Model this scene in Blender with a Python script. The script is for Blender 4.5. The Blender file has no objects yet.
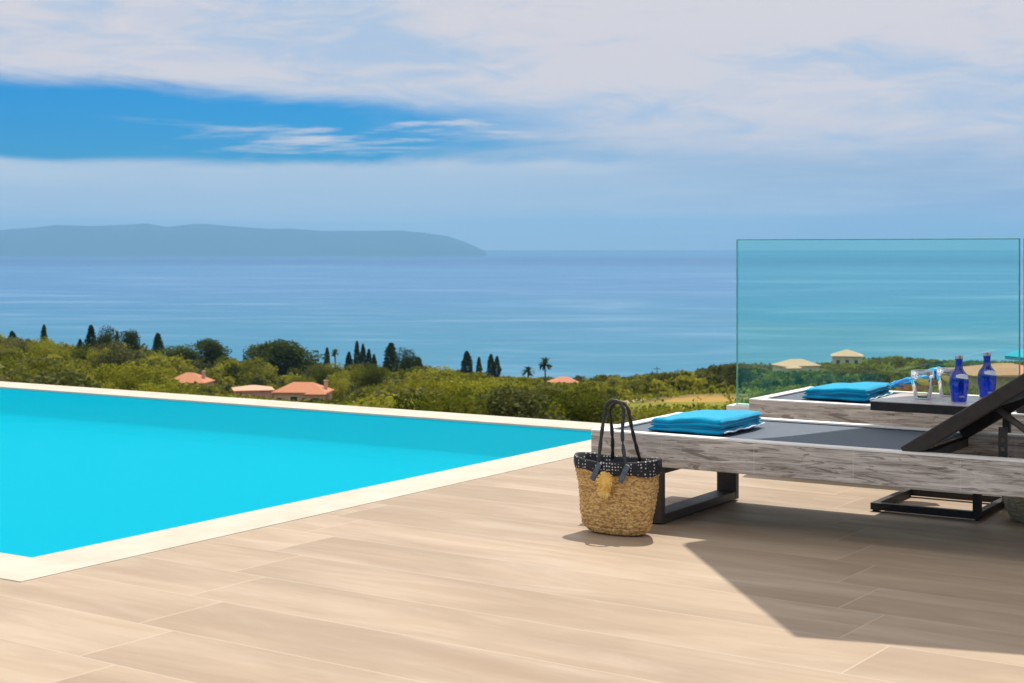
import bpy, bmesh, math, random
import numpy as np
from mathutils import Vector, Matrix, noise as mn

# ------------------------------------------------------------------ camera, light, exposure
scene = bpy.context.scene
COL = scene.collection
R = math.radians
H = 1.2                     # eye height above the deck
F = 1540.0                  # focal length in pixels of a 1024 px wide frame
cam_d = bpy.data.cameras.new('camera'); cam = bpy.data.objects.new('camera', cam_d); COL.objects.link(cam)
cam.location = (0, 0, H); cam.rotation_euler = (R(90), 0, 0)
cam_d.sensor_width = 36; cam_d.lens = F / 1024 * 36; cam_d.shift_y = -92.5 / 1024
cam_d.clip_start = 0.1; cam_d.clip_end = 400000
cam_d.dof.use_dof = True; cam_d.dof.focus_distance = 6.9; cam_d.dof.aperture_fstop = 8.0
scene.camera = cam
SUN_AZ = math.atan2(0.17, 0.48)      # from +Y towards +X
SUN_EL = R(63)
sun_d = bpy.data.lights.new('sun', 'SUN'); sun = bpy.data.objects.new('sun', sun_d); COL.objects.link(sun)
sun_d.energy = 4.4; sun_d.angle = R(0.53); sun_d.color = (1.0, 0.94, 0.84)
sdir = Vector((math.sin(SUN_AZ) * math.cos(SUN_EL), math.cos(SUN_AZ) * math.cos(SUN_EL), math.sin(SUN_EL)))
sun.rotation_euler = sdir.to_track_quat('Z', 'Y').to_euler()
scene.view_settings.view_transform = 'Standard'; scene.view_settings.look = 'None'
scene.view_settings.exposure = 0.0; scene.view_settings.gamma = 1.0
scene.view_settings.use_curve_mapping = False
scene.render.engine = 'CYCLES'
scene.cycles.max_bounces = 10; scene.cycles.transparent_max_bounces = 24
scene.cycles.volume_bounces = 0; scene.cycles.use_denoising = True
scene.cycles.sample_clamp_indirect = 6

# ------------------------------------------------------------------ node helpers
class NT:
    def __init__(s, nt): s.nt = nt; s.n = nt.nodes; s.l = nt.links
    def new(s, t, **kw):
        n = s.n.new(t)
        for k, v in kw.items(): setattr(n, k, v)
        return n
    def put(s, sock, v):
        if isinstance(v, bpy.types.NodeSocket): s.l.new(v, sock)
        elif v is not None: sock.default_value = v
    def m(s, op, a, b=None, c=None, clamp=False):
        n = s.new('ShaderNodeMath', operation=op, use_clamp=clamp)
        for i, v in enumerate((a, b, c)):
            if v is not None: s.put(n.inputs[i], v)
        return n.outputs[0]
    def ss(s, x, a, b, lo=0.0, hi=1.0):
        n = s.new('ShaderNodeMapRange', interpolation_type='SMOOTHSTEP')
        s.put(n.inputs[0], x); s.put(n.inputs[1], a); s.put(n.inputs[2], b); s.put(n.inputs[3], lo); s.put(n.inputs[4], hi)
        return n.outputs[0]
    def mix(s, f, a, b, blend='MIX'):
        n = s.new('ShaderNodeMix', data_type='RGBA', blend_type=blend)
        s.put(n.inputs[0], f)
        s.put(n.inputs[6], col4(a)); s.put(n.inputs[7], col4(b))
        return n.outputs[2]
    def noise(s, vec, scale=1, detail=4, rough=.5, dist=0.0):
        n = s.new('ShaderNodeTexNoise'); s.put(n.inputs['Vector'], vec)
        n.inputs['Scale'].default_value = scale; n.inputs['Detail'].default_value = detail
        n.inputs['Roughness'].default_value = rough; n.inputs['Distortion'].default_value = dist
        return n.outputs['Fac']
    def xyz(s, x, y, z):
        n = s.new('ShaderNodeCombineXYZ')
        for i, v in enumerate((x, y, z)): s.put(n.inputs[i], v)
        return n.outputs[0]
    def sep(s, v):
        n = s.new('ShaderNodeSeparateXYZ'); s.put(n.inputs[0], v); return n.outputs
    def mapping(s, vec, scale=(1, 1, 1), rot=(0, 0, 0), loc=(0, 0, 0)):
        n = s.new('ShaderNodeMapping'); s.put(n.inputs[0], vec)
        n.inputs['Scale'].default_value = scale; n.inputs['Rotation'].default_value = rot; n.inputs['Location'].default_value = loc
        return n.outputs[0]
    def bump(s, h, strength=.3, dist=.01):
        n = s.new('ShaderNodeBump'); s.put(n.inputs['Height'], h)
        n.inputs['Strength'].default_value = strength; n.inputs['Distance'].default_value = dist
        return n.outputs[0]
def col4(c):
    if isinstance(c, (tuple, list)) and len(c) == 3: return (*c, 1.0)
    return c

# ------------------------------------------------------------------ sky
world = bpy.data.worlds.new('World'); scene.world = world; world.use_nodes = True
w = NT(world.node_tree); w.n.clear()
sky = w.new('ShaderNodeTexSky', sky_type='NISHITA'); sky.sun_disc = False
sky.sun_elevation = SUN_EL; sky.sun_rotation = SUN_AZ; sky.altitude = 100
gen = w.new('ShaderNodeTexCoord').outputs['Generated']
vx, vy, vz = w.sep(gen)[:3]
hor = w.m('SQRT', w.m('ADD', w.m('MULTIPLY', vx, vx), w.m('MULTIPLY', vy, vy)))
V = w.m('DIVIDE', vz, w.m('MAXIMUM', hor, .02))              # tangent of elevation
U = w.m('ARCTAN2', vx, vy)                                    # azimuth
n1 = w.noise(w.xyz(w.m('MULTIPLY', U, 7), w.m('MULTIPLY', V, 34), 0.0), 1, 6, .58, .4)
n2 = w.noise(w.xyz(w.m('MULTIPLY', U, 5), w.m('MULTIPLY', V, 60), 3.7), 1, 6, .6, .22)
n3 = w.noise(w.xyz(w.m('MULTIPLY', U, 3), w.m('MULTIPLY', V, 16), 9.1), 1, 4, .5, .3)
n1c = w.m('SUBTRACT', n1, .5)
top = w.m('ADD', w.m('SUBTRACT', .089, w.m('MULTIPLY', U, .055)), w.m('MULTIPLY', n1c, .03))
low = w.m('ADD', .053, w.m('MULTIPLY', n1c, .016))
bl = w.m('MULTIPLY', w.ss(V, w.m('SUBTRACT', low, .001), w.m('ADD', low, .007)), w.m('SUBTRACT', 1.0, w.ss(V, w.m('SUBTRACT', top, .007), w.m('ADD', top, .007))))
side = w.m('SUBTRACT', 1.0, w.ss(w.m('ADD', U, w.m('MULTIPLY', n1c, .30)), -.10, .10, 0, .92))
wisp = w.m('MULTIPLY', w.ss(n2, .53, .66), w.ss(U, -.30, -.10))
blue = w.m('MULTIPLY', w.m('MULTIPLY', bl, side), w.m('SUBTRACT', 1.0, w.m('MULTIPLY', wisp, .95)))
# beyond the picture: broken cloud overhead
hi_cl = w.noise(w.mapping(gen, (2.4, 2.4, 4.5)), 1, 6, .6, .5)
above = w.ss(V, .22, .5)
blue = w.m('ADD', w.m('MULTIPLY', blue, w.m('SUBTRACT', 1.0, above)), w.m('MULTIPLY', above, w.ss(hi_cl, .60, .40)))
# cloud colours (radiance / background strength)
S = 0.1
def rad(r, g, b):
    f = lambda c: (c / 255 / 12.92 if c <= 10 else ((c / 255 + .055) / 1.055) ** 2.4) / S
    return (f(r), f(g), f(b))
n4 = w.noise(w.xyz(w.m('MULTIPLY', U, 16), w.m('MULTIPLY', V, 62), 6.3), 1, 7, .62, .7)
c_hi = w.mix(w.ss(w.m('ADD', w.m('MULTIPLY', n3, .6), w.m('MULTIPLY', n4, .4)), .40, .58), rad(180, 199, 224), rad(220, 215, 220))
c_lo = w.mix(w.ss(U, -.1, .32), rad(186, 204, 224), rad(162, 182, 212))
c_lo = w.mix(w.m('MULTIPLY', w.ss(n2, .42, .7), .45), c_lo, rad(212, 218, 228))
c_cl = w.mix(w.ss(w.m('ADD', V, w.m('MULTIPLY', n1c, .05)), .045, .078), c_lo, c_hi)
bsky = w.mix(1.0, sky.outputs[0], (.0, .45, 1.0), 'MULTIPLY')
c_cl = w.mix(above, c_cl, rad(255, 247, 234)); c_cl = w.mix(w.m('MULTIPLY', above, 1.0), c_cl, w.mix(1.0, c_cl, (1.55, 1.55, 1.55), 'MULTIPLY'))  # unseen overhead cloud, brightened as fill for the shade
bsky = w.mix(above, bsky, w.mix(1.0, sky.outputs[0], (.75, .95, 1.1), 'MULTIPLY'))
fin = w.mix(blue, c_cl, bsky)
bg = w.new('ShaderNodeBackground'); w.put(bg.inputs[0], fin); bg.inputs[1].default_value = S
w.l.new(bg.outputs[0], w.new('ShaderNodeOutputWorld').inputs[0])

# ------------------------------------------------------------------ materials
def new_mat(name):
    m = bpy.data.materials.new(name); m.use_nodes = True
    t = NT(m.node_tree); t.n.clear()
    out = t.new('ShaderNodeOutputMaterial'); b = t.new('ShaderNodeBsdfPrincipled')
    t.l.new(b.outputs[0], out.inputs[0])
    t.out = out; t.b = b
    t.obj = t.new('ShaderNodeTexCoord').outputs['Object']
    t.pos = t.new('ShaderNodeNewGeometry').outputs['Position']
    return m, t
def mottled(name, a, b, scale=8, rough=.6, bump=.2, bdist=.005, spec=.4, stretch=(1, 1, 1), metal=0.0, det=5):
    m, t = new_mat(name)
    v = t.mapping(t.obj, stretch)
    n = t.noise(v, scale, det, .6)
    t.put(t.b.inputs['Base Color'], t.mix(t.ss(n, .3, .7), a, b))
    t.put(t.b.inputs['Roughness'], t.ss(n, .2, .8, rough - .08, rough + .08))
    t.b.inputs['Specular IOR Level'].default_value = spec; t.b.inputs['Metallic'].default_value = metal
    if bump: t.put(t.b.inputs['Normal'], t.bump(t.noise(v, scale * 4, 4, .6), bump, bdist))
    return m

MAT = {}
def mats():
    # weathered, whitewashed boards
    m, t = new_mat('driftwood')
    g = t.mapping(t.obj, (1.0, 9, 14))
    nn = t.noise(g, 2.4, 8, .68, 1.3); fine = t.noise(t.mapping(t.obj, (3.0, 40, 70)), 2, 6, .7, .4)
    knots = t.noise(t.mapping(t.obj, (1.6, 3, 9)), 2.2, 5, .62, 3.2)
    patch = t.noise(t.mapping(t.obj, (.9, 1, 3)), 2.0, 3, .5)
    c = t.mix(t.ss(nn, .34, .68), (.25, .212, .178), (.70, .645, .585))
    c = t.mix(t.m('MULTIPLY', t.ss(fine, .42, .62), .45), c, (.74, .69, .63))
    c = t.mix(t.m('MULTIPLY', t.ss(knots, .56, .62), .65), c, (.13, .10, .08))
    c = t.mix(t.m('MULTIPLY', t.ss(patch, .5, .7), .3), c, (.62, .58, .53))
    x = t.sep(t.obj)[0]
    jt = t.m('ABSOLUTE', t.m('SUBTRACT', t.m('FRACT', t.m('ADD', t.m('MULTIPLY', x, 2.31), .69)), .5))
    c = t.mix(t.m('MULTIPLY', t.ss(jt, .006, .003), .3), c, (.74, .71, .66))
    t.put(t.b.inputs['Base Color'], c); t.b.inputs['Roughness'].default_value = .75
    t.put(t.b.inputs['Normal'], t.bump(t.m('ADD', nn, t.m('MULTIPLY', fine, .6)), .55, .006))
    MAT['wood'] = m
    MAT['lit_edge'] = mottled('sunlit_rail_edge', (.78, .76, .72), (.88, .86, .83), 12, .6, .15, .002, stretch=(1, 6, 6))  # near-white tone paints sunlight along the lounger rails
    MAT['metal'] = mottled('bronze_grey_metal', (.045, .038, .034), (.065, .055, .05), 30, .5, .05, .001)
    MAT['dark'] = mottled('dark_brown_frame', (.018, .015, .014), (.03, .026, .024), 30, .48, .05, .001)
    # woven sling
    m, t = new_mat('woven_sling')
    wv = t.new('ShaderNodeTexWave', wave_type='BANDS', bands_direction='X'); t.put(wv.inputs[0], t.obj); wv.inputs['Scale'].default_value = 120
    wv2 = t.new('ShaderNodeTexWave', wave_type='BANDS', bands_direction='Y'); t.put(wv2.inputs[0], t.obj); wv2.inputs['Scale'].default_value = 120
    h = t.m('MULTIPLY', wv.outputs['Fac'], wv2.outputs['Fac'])
    n = t.noise(t.obj, 3, 3)
    t.put(t.b.inputs['Base Color'], t.mix(h, t.mix(n, (.045, .065, .1), (.065, .09, .13)), (.16, .2, .255)))
    t.b.inputs['Roughness'].default_value = .7
    t.put(t.b.inputs['Normal'], t.bump(h, .3, .001))
    MAT['sling'] = m
    MAT['sling_dark'] = mottled('dark_sling_back', (.02, .018, .018), (.035, .03, .03), 60, .8, .1, .001)
    # towel
    m, t = new_mat('turquoise_towel')
    n = t.noise(t.obj, 9, 3); fz = t.noise(t.obj, 420, 2)
    t.put(t.b.inputs['Base Color'], t.mix(n, (.0, .345, .60), (.0, .40, .66)))
    t.b.inputs['Roughness'].default_value = .92; t.b.inputs['Sheen Weight'].default_value = .25
    t.b.inputs['Specular IOR Level'].default_value = .1
    t.put(t.b.inputs['Normal'], t.bump(t.m('ADD', fz, t.m('MULTIPLY', t.noise(t.obj, 26, 3), 1.4)), .35, .004))
    MAT['towel'] = m
    MAT['towel_white'] = mottled('white_piping', (.7, .8, .85), (.8, .86, .9), 60, .8, .2, .001)
    # straw
    m, t = new_mat('braided_straw')
    vor = t.new('ShaderNodeTexVoronoi'); t.put(vor.inputs['Vector'], t.mapping(t.obj, (80, 80, 120))); vor.inputs['Scale'].default_value = 1
    n = t.noise(t.mapping(t.obj, (22, 22, 60)), 1, 5, .65, .5)
    c = t.mix(t.ss(n, .3, .7), (.50, .28, .085), (.84, .56, .22))
    c = t.mix(t.m('MULTIPLY', t.ss(vor.outputs['Distance'], .45, .75), .6), c, (.16, .085, .03))
    t.put(t.b.inputs['Base Color'], c); t.b.inputs['Roughness'].default_value = .7
    t.put(t.b.inputs['Normal'], t.bump(t.m('SUBTRACT', n, vor.outputs['Distance']), .8, .006))
    MAT['straw'] = m
    MAT['straw_grey'] = mottled('greyish_straw', (.30, .26, .15), (.60, .54, .36), 40, .8, .6, .006, stretch=(1, 1, 3))
    # dotted fabric band
    m, t = new_mat('dotted_black_fabric')
    vor = t.new('ShaderNodeTexVoronoi'); t.put(vor.inputs['Vector'], t.obj); vor.inputs['Scale'].default_value = 75; vor.inputs['Randomness'].default_value = .25
    t.put(t.b.inputs['Base Color'], t.mix(t.ss(vor.outputs['Distance'], .30, .22), (.010, .011, .018), (.55, .52, .48)))
    t.b.inputs['Roughness'].default_value = .7
    MAT['dots'] = m
    MAT['strap'] = mottled('black_strap', (.012, .011, .012), (.05, .045, .045), 90, .5, .3, .002)
    MAT['navy'] = mottled('grey_blue_tab', (.06, .08, .11), (.11, .14, .18), 60, .35, .1, .001)
    MAT['tassel'] = mottled('yellow_raffia', (.85, .52, .10), (.95, .72, .28), 60, .8, .5, .003)
    # paving
    m, t = new_mat('wood_look_paving')
    X, Y = t.sep(t.pos)[:2]
    ang = math.atan2(-.573, .819)
    a = t.m('ADD', t.m('MULTIPLY', X, math.cos(ang)), t.m('MULTIPLY', Y, math.sin(ang)))
    b = t.m('SUBTRACT', t.m('MULTIPLY', Y, math.cos(ang)), t.m('MULTIPLY', X, math.sin(ang)))
    WB, LB = .371, 2.4
    bb = t.m('DIVIDE', t.m('SUBTRACT', b, 5.584 - 5 * WB), WB)
    row = t.m('FLOOR', bb)
    aa = t.m('DIVIDE', t.m('ADD', t.m('ADD', a, t.m('MULTIPLY', row, .162)), 2.22 - 4 * .162), LB)
    cl = t.m('FLOOR', aa)
    fb = t.m('SUBTRACT', .5, t.m('ABSOLUTE', t.m('SUBTRACT', t.m('FRACT', bb), .5)))
    fa = t.m('SUBTRACT', .5, t.m('ABSOLUTE', t.m('SUBTRACT', t.m('FRACT', aa), .5)))
    joint = t.m('MAXIMUM', t.ss(fb, .0105, .006), t.ss(fa, .0018, .0010))
    wn = t.new('ShaderNodeTexWhiteNoise', noise_dimensions='2D'); t.put(wn.inputs['Vector'], t.xyz(row, cl, 0.0))
    rv = wn.outputs['Value']
    g = t.noise(t.xyz(t.m('MULTIPLY', a, 1.1), t.m('MULTIPLY', b, 6.5), t.m('MULTIPLY', rv, 40)), 1, 7, .62, .8)
    g2 = t.noise(t.xyz(t.m('MULTIPLY', a, .8), t.m('MULTIPLY', b, 2.6), t.m('MULTIPLY', rv, 17)), 1, 5, .55, .5)
    c = t.mix(t.ss(g2, .3, .7), (.335, .245, .168), (.475, .362, .258))
    c = t.mix(t.m('MULTIPLY', t.ss(g, .40, .66), .36), c, (.30, .21, .145))
    c = t.mix(t.m('MULTIPLY', t.ss(g, .45, .28), .35), c, (.53, .43, .335))
    c = t.mix(t.m('MULTIPLY', rv, .22), c, (.32, .228, .158))
    c = t.mix(t.m('MULTIPLY', joint, .55), c, (.56, .46, .36))
    t.put(t.b.inputs['Base Color'], c)
    t.put(t.b.inputs['Roughness'], t.ss(g, .3, .7, .5, .68)); t.b.inputs['Specular IOR Level'].default_value = .35
    t.put(t.b.inputs['Normal'], t.bump(t.m('SUBTRACT', t.m('MULTIPLY', g, .35), joint), .35, .0025))
    MAT['paving'] = m
    m, t = new_mat('cream_stone_coping')
    ox, oy, _z = t.sep(t.obj)[:3]
    n = t.noise(t.obj, 3, 7, .62)
    c = t.mix(t.ss(n, .3, .7), (.49, .42, .33), (.585, .52, .425))
    al = t.mix(t.m('GREATER_THAN', ox, -.002), t.xyz(ox, ox, ox), t.xyz(oy, oy, oy))
    jj = t.m('ABSOLUTE', t.m('SUBTRACT', t.m('FRACT', t.m('MULTIPLY', t.sep(al)[0], 1.25)), .5))
    c = t.mix(t.m('MULTIPLY', t.ss(jj, .0030, .0018), .3), c, (.36, .31, .25))
    t.put(t.b.inputs['Base Color'], c); t.b.inputs['Roughness'].default_value = .6
    t.put(t.b.inputs['Normal'], t.bump(n, .12, .002))
    MAT['coping'] = m
    MAT['plaster'] = mottled('white_render', (.68, .66, .62), (.8, .78, .74), 2, .8, .2, .004)
    # pool tile
    m, t = new_mat('turquoise_pool_lining')
    pn = t.noise(t.obj, .7, 3)
    t.put(t.b.inputs['Base Color'], t.mix(pn, (.0, .40, .56), (.0, .44, .60))); t.b.inputs['Roughness'].default_value = .5
    MAT['pooltile'] = m
    # water in the pool: clear, lightly tinted, soft sky reflection
    m, t = new_mat('clear_pool_water'); t.n.remove(t.b)
    tr = t.new('ShaderNodeBsdfTransparent'); tr.inputs[0].default_value = (.3, .965, 1, 1)
    gl = t.new('ShaderNodeBsdfGlossy'); gl.inputs['Roughness'].default_value = .08
    fr = t.new('ShaderNodeFresnel'); fr.inputs[0].default_value = 1.33
    nrm = t.bump(t.noise(t.pos, 3.2, 4, .55, .3), .09, .05)
    t.put(gl.inputs['Normal'], nrm); t.put(fr.inputs['Normal'], nrm)
    mx = t.new('ShaderNodeMixShader'); t.put(mx.inputs[0], t.m('MULTIPLY', fr.outputs[0], .07))
    df = t.new('ShaderNodeBsdfDiffuse'); df.inputs[0].default_value = (.0, .475, .60, 1); m2 = t.new('ShaderNodeMixShader'); m2.inputs[0].default_value = .42
    t.l.new(tr.outputs[0], m2.inputs[1]); t.l.new(df.outputs[0], m2.inputs[2])
    t.l.new(m2.outputs[0], mx.inputs[1]); t.l.new(gl.outputs[0], mx.inputs[2]); t.l.new(mx.outputs[0], t.out.inputs[0])
    MAT['poolwater'] = m
    # sea
    m, t = new_mat('sea_water')
    X, Y = t.sep(t.pos)[:2]
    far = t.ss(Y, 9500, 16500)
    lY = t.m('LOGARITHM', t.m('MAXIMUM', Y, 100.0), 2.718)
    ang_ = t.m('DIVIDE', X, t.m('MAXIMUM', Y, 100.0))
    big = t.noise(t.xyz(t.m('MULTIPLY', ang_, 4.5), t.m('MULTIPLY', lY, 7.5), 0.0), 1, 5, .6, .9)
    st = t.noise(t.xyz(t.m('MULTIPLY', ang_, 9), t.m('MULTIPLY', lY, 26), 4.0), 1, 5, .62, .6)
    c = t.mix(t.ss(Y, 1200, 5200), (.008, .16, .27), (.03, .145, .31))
    c = t.mix(t.m('MULTIPLY', far, .9), c, (.008, .055, .20))  # darker far band: cloud shadow and wind zones put into the colour
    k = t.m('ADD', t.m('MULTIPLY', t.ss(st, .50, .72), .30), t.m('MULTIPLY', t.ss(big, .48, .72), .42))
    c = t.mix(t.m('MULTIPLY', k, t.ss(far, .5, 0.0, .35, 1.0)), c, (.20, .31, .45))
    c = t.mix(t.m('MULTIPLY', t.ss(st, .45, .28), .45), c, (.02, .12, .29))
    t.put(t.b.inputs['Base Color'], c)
    t.put(t.b.inputs['Roughness'], t.ss(big, .35, .65, .42, .55)); t.b.inputs['Specular IOR Level'].default_value = .12
    t.put(t.b.inputs['Normal'], t.bump(t.noise(t.mapping(t.pos, (.03, .05, 1)), 1, 6, .6), .25, 1.0))
    MAT['sea'] = m
    # hillside earth
    m, t = new_mat('dry_hillside')
    n = t.noise(t.pos, .02, 6, .6); f = t.noise(t.pos, .6, 5, .65)
    c = t.mix(t.ss(n, .38, .6), (.055, .075, .014), (.20, .15, .05))
    c = t.mix(t.m('MULTIPLY', t.ss(f, .45, .65), .55), c, (.045, .06, .012))
    X, Y = t.sep(t.pos)[:2]
    def blob(cx, cy, rx, ry):
        e = t.m('SQRT', t.m('ADD', t.m('POWER', t.m('DIVIDE', t.m('SUBTRACT', X, cx), rx), 2.0), t.m('POWER', t.m('DIVIDE', t.m('SUBTRACT', Y, cy), ry), 2.0)))
        return t.ss(t.m('ADD', e, t.m('MULTIPLY', t.m('SUBTRACT', f, .5), .5)), 1.1, .85)
    c = t.mix(t.m('MULTIPLY', blob(27, 218, 17, 42), .9), c, t.mix(t.ss(Y, 205, 235), (.20, .20, .02), (.40, .24, .06)))
    c = t.mix(blob(19, 290, 6, 26), c, (.50, .38, .22)); c = t.mix(blob(36, 300, 8, 16), c, (.44, .32, .17))
    t.put(t.b.inputs['Base Color'], c); t.b.inputs['Roughness'].default_value = .95; t.b.inputs['Specular IOR Level'].default_value = .1
    MAT['ground'] = m
    m, t = new_mat('island_slopes')
    n = t.noise(t.pos, .0011, 8, .65)
    t.put(t.b.inputs['Base Color'], t.mix(n, (.006, .018, .03), (.035, .055, .055))); t.b.inputs['Roughness'].default_value = 1
    MAT['island'] = m
    def leafmat(name, a, b, tr):
        m, t = new_mat(name); t.n.remove(t.b)
        oi = t.new('ShaderNodeObjectInfo').outputs['Random']
        at = t.new('ShaderNodeAttribute', attribute_name='tint').outputs['Fac']
        r = t.m('FRACT', t.m('ADD', oi, at))
        n = t.noise(t.obj, .9, 3)
        k = t.m('ADD', t.m('MULTIPLY', r, .88), t.m('MULTIPLY', t.ss(n, .35, .65), .25), clamp=True)
        c = t.mix(k, a, b)
        d = t.new('ShaderNodeBsdfDiffuse'); t.put(d.inputs[0], c)
        q = t.new('ShaderNodeBsdfTranslucent'); t.put(q.inputs[0], t.mix(1.0, c, (1.0, 1.0, .5), 'MULTIPLY'))
        mx = t.new('ShaderNodeMixShader'); mx.inputs[0].default_value = tr
        t.l.new(d.outputs[0], mx.inputs[1]); t.l.new(q.outputs[0], mx.inputs[2]); t.l.new(mx.outputs[0], t.out.inputs[0])
        return m
    MAT['leaf'] = leafmat('olive_green_leaves', (.026, .046, .010), (.34, .33, .05), .38)
    MAT['leaf_dark'] = leafmat('dark_green_needles', (.022, .042, .014), (.07, .10, .025), .2)
    MAT['leaf_pine'] = leafmat('pine_green_needles', (.03, .05, .012), (.12, .15, .03), .25)
    MAT['leaf_grey'] = leafmat('grey_green_leaves', (.07, .085, .032), (.19, .185, .07), .25)
    MAT['bark'] = mottled('bark', (.06, .045, .03), (.14, .11, .08), 6, .9, .5, .03)
    MAT['tile_red'] = mottled('terracotta_tiles', (.42, .16, .075), (.62, .27, .14), 2.5, .85, .5, .05, stretch=(4, 1, 1))
    MAT['tile_pink'] = mottled('pale_pink_tiles', (.62, .30, .19), (.76, .43, .29), 2.5, .85, .5, .05, stretch=(4, 1, 1))
    MAT['w_pink'] = mottled('pink_plaster', (.52, .27, .25), (.60, .34, .31), 1, .9, .1, .01)
    MAT['w_peach'] = mottled('peach_plaster', (.55, .36, .24), (.63, .44, .30), 1, .9, .1, .01)
    MAT['w_cream'] = mottled('cream_plaster', (.62, .52, .36), (.72, .63, .46), 1, .9, .1, .01)
    MAT['w_stone'] = mottled('ochre_stone_wall', (.40, .27, .13), (.66, .5, .28), 2.2, .9, .8, .06)
    MAT['window'] = mottled('dark_window', (.02, .025, .03), (.05, .06, .06), 2, .2, 0)
    MAT['frame_w'] = mottled('pale_window_surround', (.6, .55, .48), (.7, .66, .6), 2, .7, 0)
    # glass
    def clear(name, tint, fac, ior=1.5, rough=0.0):
        m, t = new_mat(name); t.n.remove(t.b)
        tr = t.new('ShaderNodeBsdfTransparent'); tr.inputs[0].default_value = (*tint, 1)
        gl = t.new('ShaderNodeBsdfGlossy'); gl.inputs['Roughness'].default_value = rough
        fr = t.new('ShaderNodeFresnel'); fr.inputs[0].default_value = ior
        mx = t.new('ShaderNodeMixShader'); t.put(mx.inputs[0], t.m('MULTIPLY', fr.outputs[0], fac))
        t.l.new(tr.outputs[0], mx.inputs[1]); t.l.new(gl.outputs[0], mx.inputs[2]); t.l.new(mx.outputs[0], t.out.inputs[0])
        return m
    MAT['glass'] = clear('teal_tinted_glass', (.80, .985, .945), .9)
    MAT['glass_edge'] = mottled('green_glass_edge', (.07, .36, .28), (.10, .46, .36), 20, .2, 0, spec=.6)
    MAT['tumbler'] = clear('tumbler_glass', (.96, .98, .98), 1.0, 1.5)
    MAT['drink'] = clear('clear_drink', (.95, .97, .9), .6, 1.33)
    MAT['lemon'] = mottled('lemon_slice', (.85, .68, .04), (.9, .78, .2), 60, .4, .1, .001)
    m, t = new_mat('cobalt_bottle_glass')
    t.b.inputs['Base Color'].default_value = (.001, .055, .62, 1); t.b.inputs['Roughness'].default_value = .05
    t.b.inputs['Transmission Weight'].default_value = .7; t.b.inputs['IOR'].default_value = 1.45; t.b.inputs['Coat Weight'].default_value = .6
    MAT['cobalt'] = m
    MAT['cap'] = mottled('silver_cap', (.5, .5, .52), (.65, .65, .67), 60, .3, 0, metal=.8)
    MAT['print'] = mottled('white_print_and_glint', (.68, .78, .88), (.8, .88, .94), 60, .5, 0)  # also paints glints on a bottle shoulder and the tumbler rings
    MAT['table_top'] = mottled('grey_brown_table_top', (.54, .48, .48), (.64, .57, .56), 5, .3, .05, .001, stretch=(1, 8, 1))
    MAT['turq_canvas'] = mottled('turquoise_canvas', (.0, .30, .42), (.0, .36, .48), 3, .8, .1, .01)
    MAT['canvas'] = mottled('sand_canvas', (.55, .5, .42), (.62, .57, .5), 3, .85, .1, .01)
    m, t = new_mat('blue_patterned_cloth')
    n = t.noise(t.mapping(t.obj, (9, 30, 22)), 1, 3, .5, 1.6)
    c = t.mix(t.ss(n, .42, .5), (.0, .14, .52), (.0, .40, .72)); c = t.mix(t.ss(n, .6, .64), c, (.7, .78, .8))
    t.put(t.b.inputs['Base Color'], c); t.b.inputs['Roughness'].default_value = .85
    MAT['scarf'] = m
mats()

# ------------------------------------------------------------------ object helpers
def link(name, me_, mat=None, parent=None):
    o = bpy.data.objects.new(name, me_); COL.objects.link(o)
    if mat is not None and me_ is not None and not me_.materials: me_.materials.append(MAT[mat] if isinstance(mat, str) else mat)
    if parent is not None: o.parent = parent
    return o
def tag(o, label=None, cat=None, group=None, kind=None):
    if label: o['label'] = label
    if cat: o['category'] = cat
    if group: o['group'] = group
    if kind: o['kind'] = kind
    return o
def empty(name, loc, rz=0.0, label=None, cat=None, group=None):
    o = bpy.data.objects.new(name, None); COL.objects.link(o)
    o.location = loc; o.rotation_euler = (0, 0, rz); o.empty_display_size = .1
    return tag(o, label, cat, group)
def me_from(bm, name='m', smooth=False):
    m = bpy.data.meshes.new(name); bm.normal_update(); bm.to_mesh(m); bm.free()
    if smooth:
        for p in m.polygons: p.use_smooth = True
    return m
def bx(bm, x0, x1, y0, y1, z0, z1, bev=0.0, mat=None):
    r = bmesh.ops.create_cube(bm, size=1)
    M = Matrix.Translation(((x0 + x1) / 2, (y0 + y1) / 2, (z0 + z1) / 2)) @ Matrix.Diagonal((x1 - x0, y1 - y0, z1 - z0, 1))
    if mat is not None: M = mat @ M
    bmesh.ops.transform(bm, matrix=M, verts=r['verts'])
    if bev > 0:
        es = list({e for v in r['verts'] for e in v.link_edges})
        bmesh.ops.bevel(bm, geom=es, offset=bev, segments=2, affect='EDGES', profile=.5)
def part_box(name, dims, mat, parent, bev=.002, M=None):
    bm = bmesh.new(); bx(bm, *dims, bev=bev, mat=M); return link(name, me_from(bm, name), mat, parent)
def tube(bm, pts, r, n=10, cap=True, flat=1.0):
    pts = [Vector(p) for p in pts]; rings = []
    for i, p in enumerate(pts):
        tdir = (pts[min(i + 1, len(pts) - 1)] - pts[max(i - 1, 0)]).normalized()
        up = Vector((0, 0, 1)) if abs(tdir.z) < .9 else Vector((0, 1, 0))
        a = tdir.cross(up).normalized(); b = a.cross(tdir).normalized()
        rr = r[i] if isinstance(r, (list, tuple)) else r
        rings.append([bm.verts.new(p + a * math.cos(2 * math.pi * k / n) * rr + b * math.sin(2 * math.pi * k / n) * rr * flat) for k in range(n)])
    for i in range(len(rings) - 1):
        for k in range(n): bm.faces.new((rings[i][k], rings[i][(k + 1) % n], rings[i + 1][(k + 1) % n], rings[i + 1][k]))
    if cap: bm.faces.new(rings[0][::-1]); bm.faces.new(rings[-1])
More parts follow.
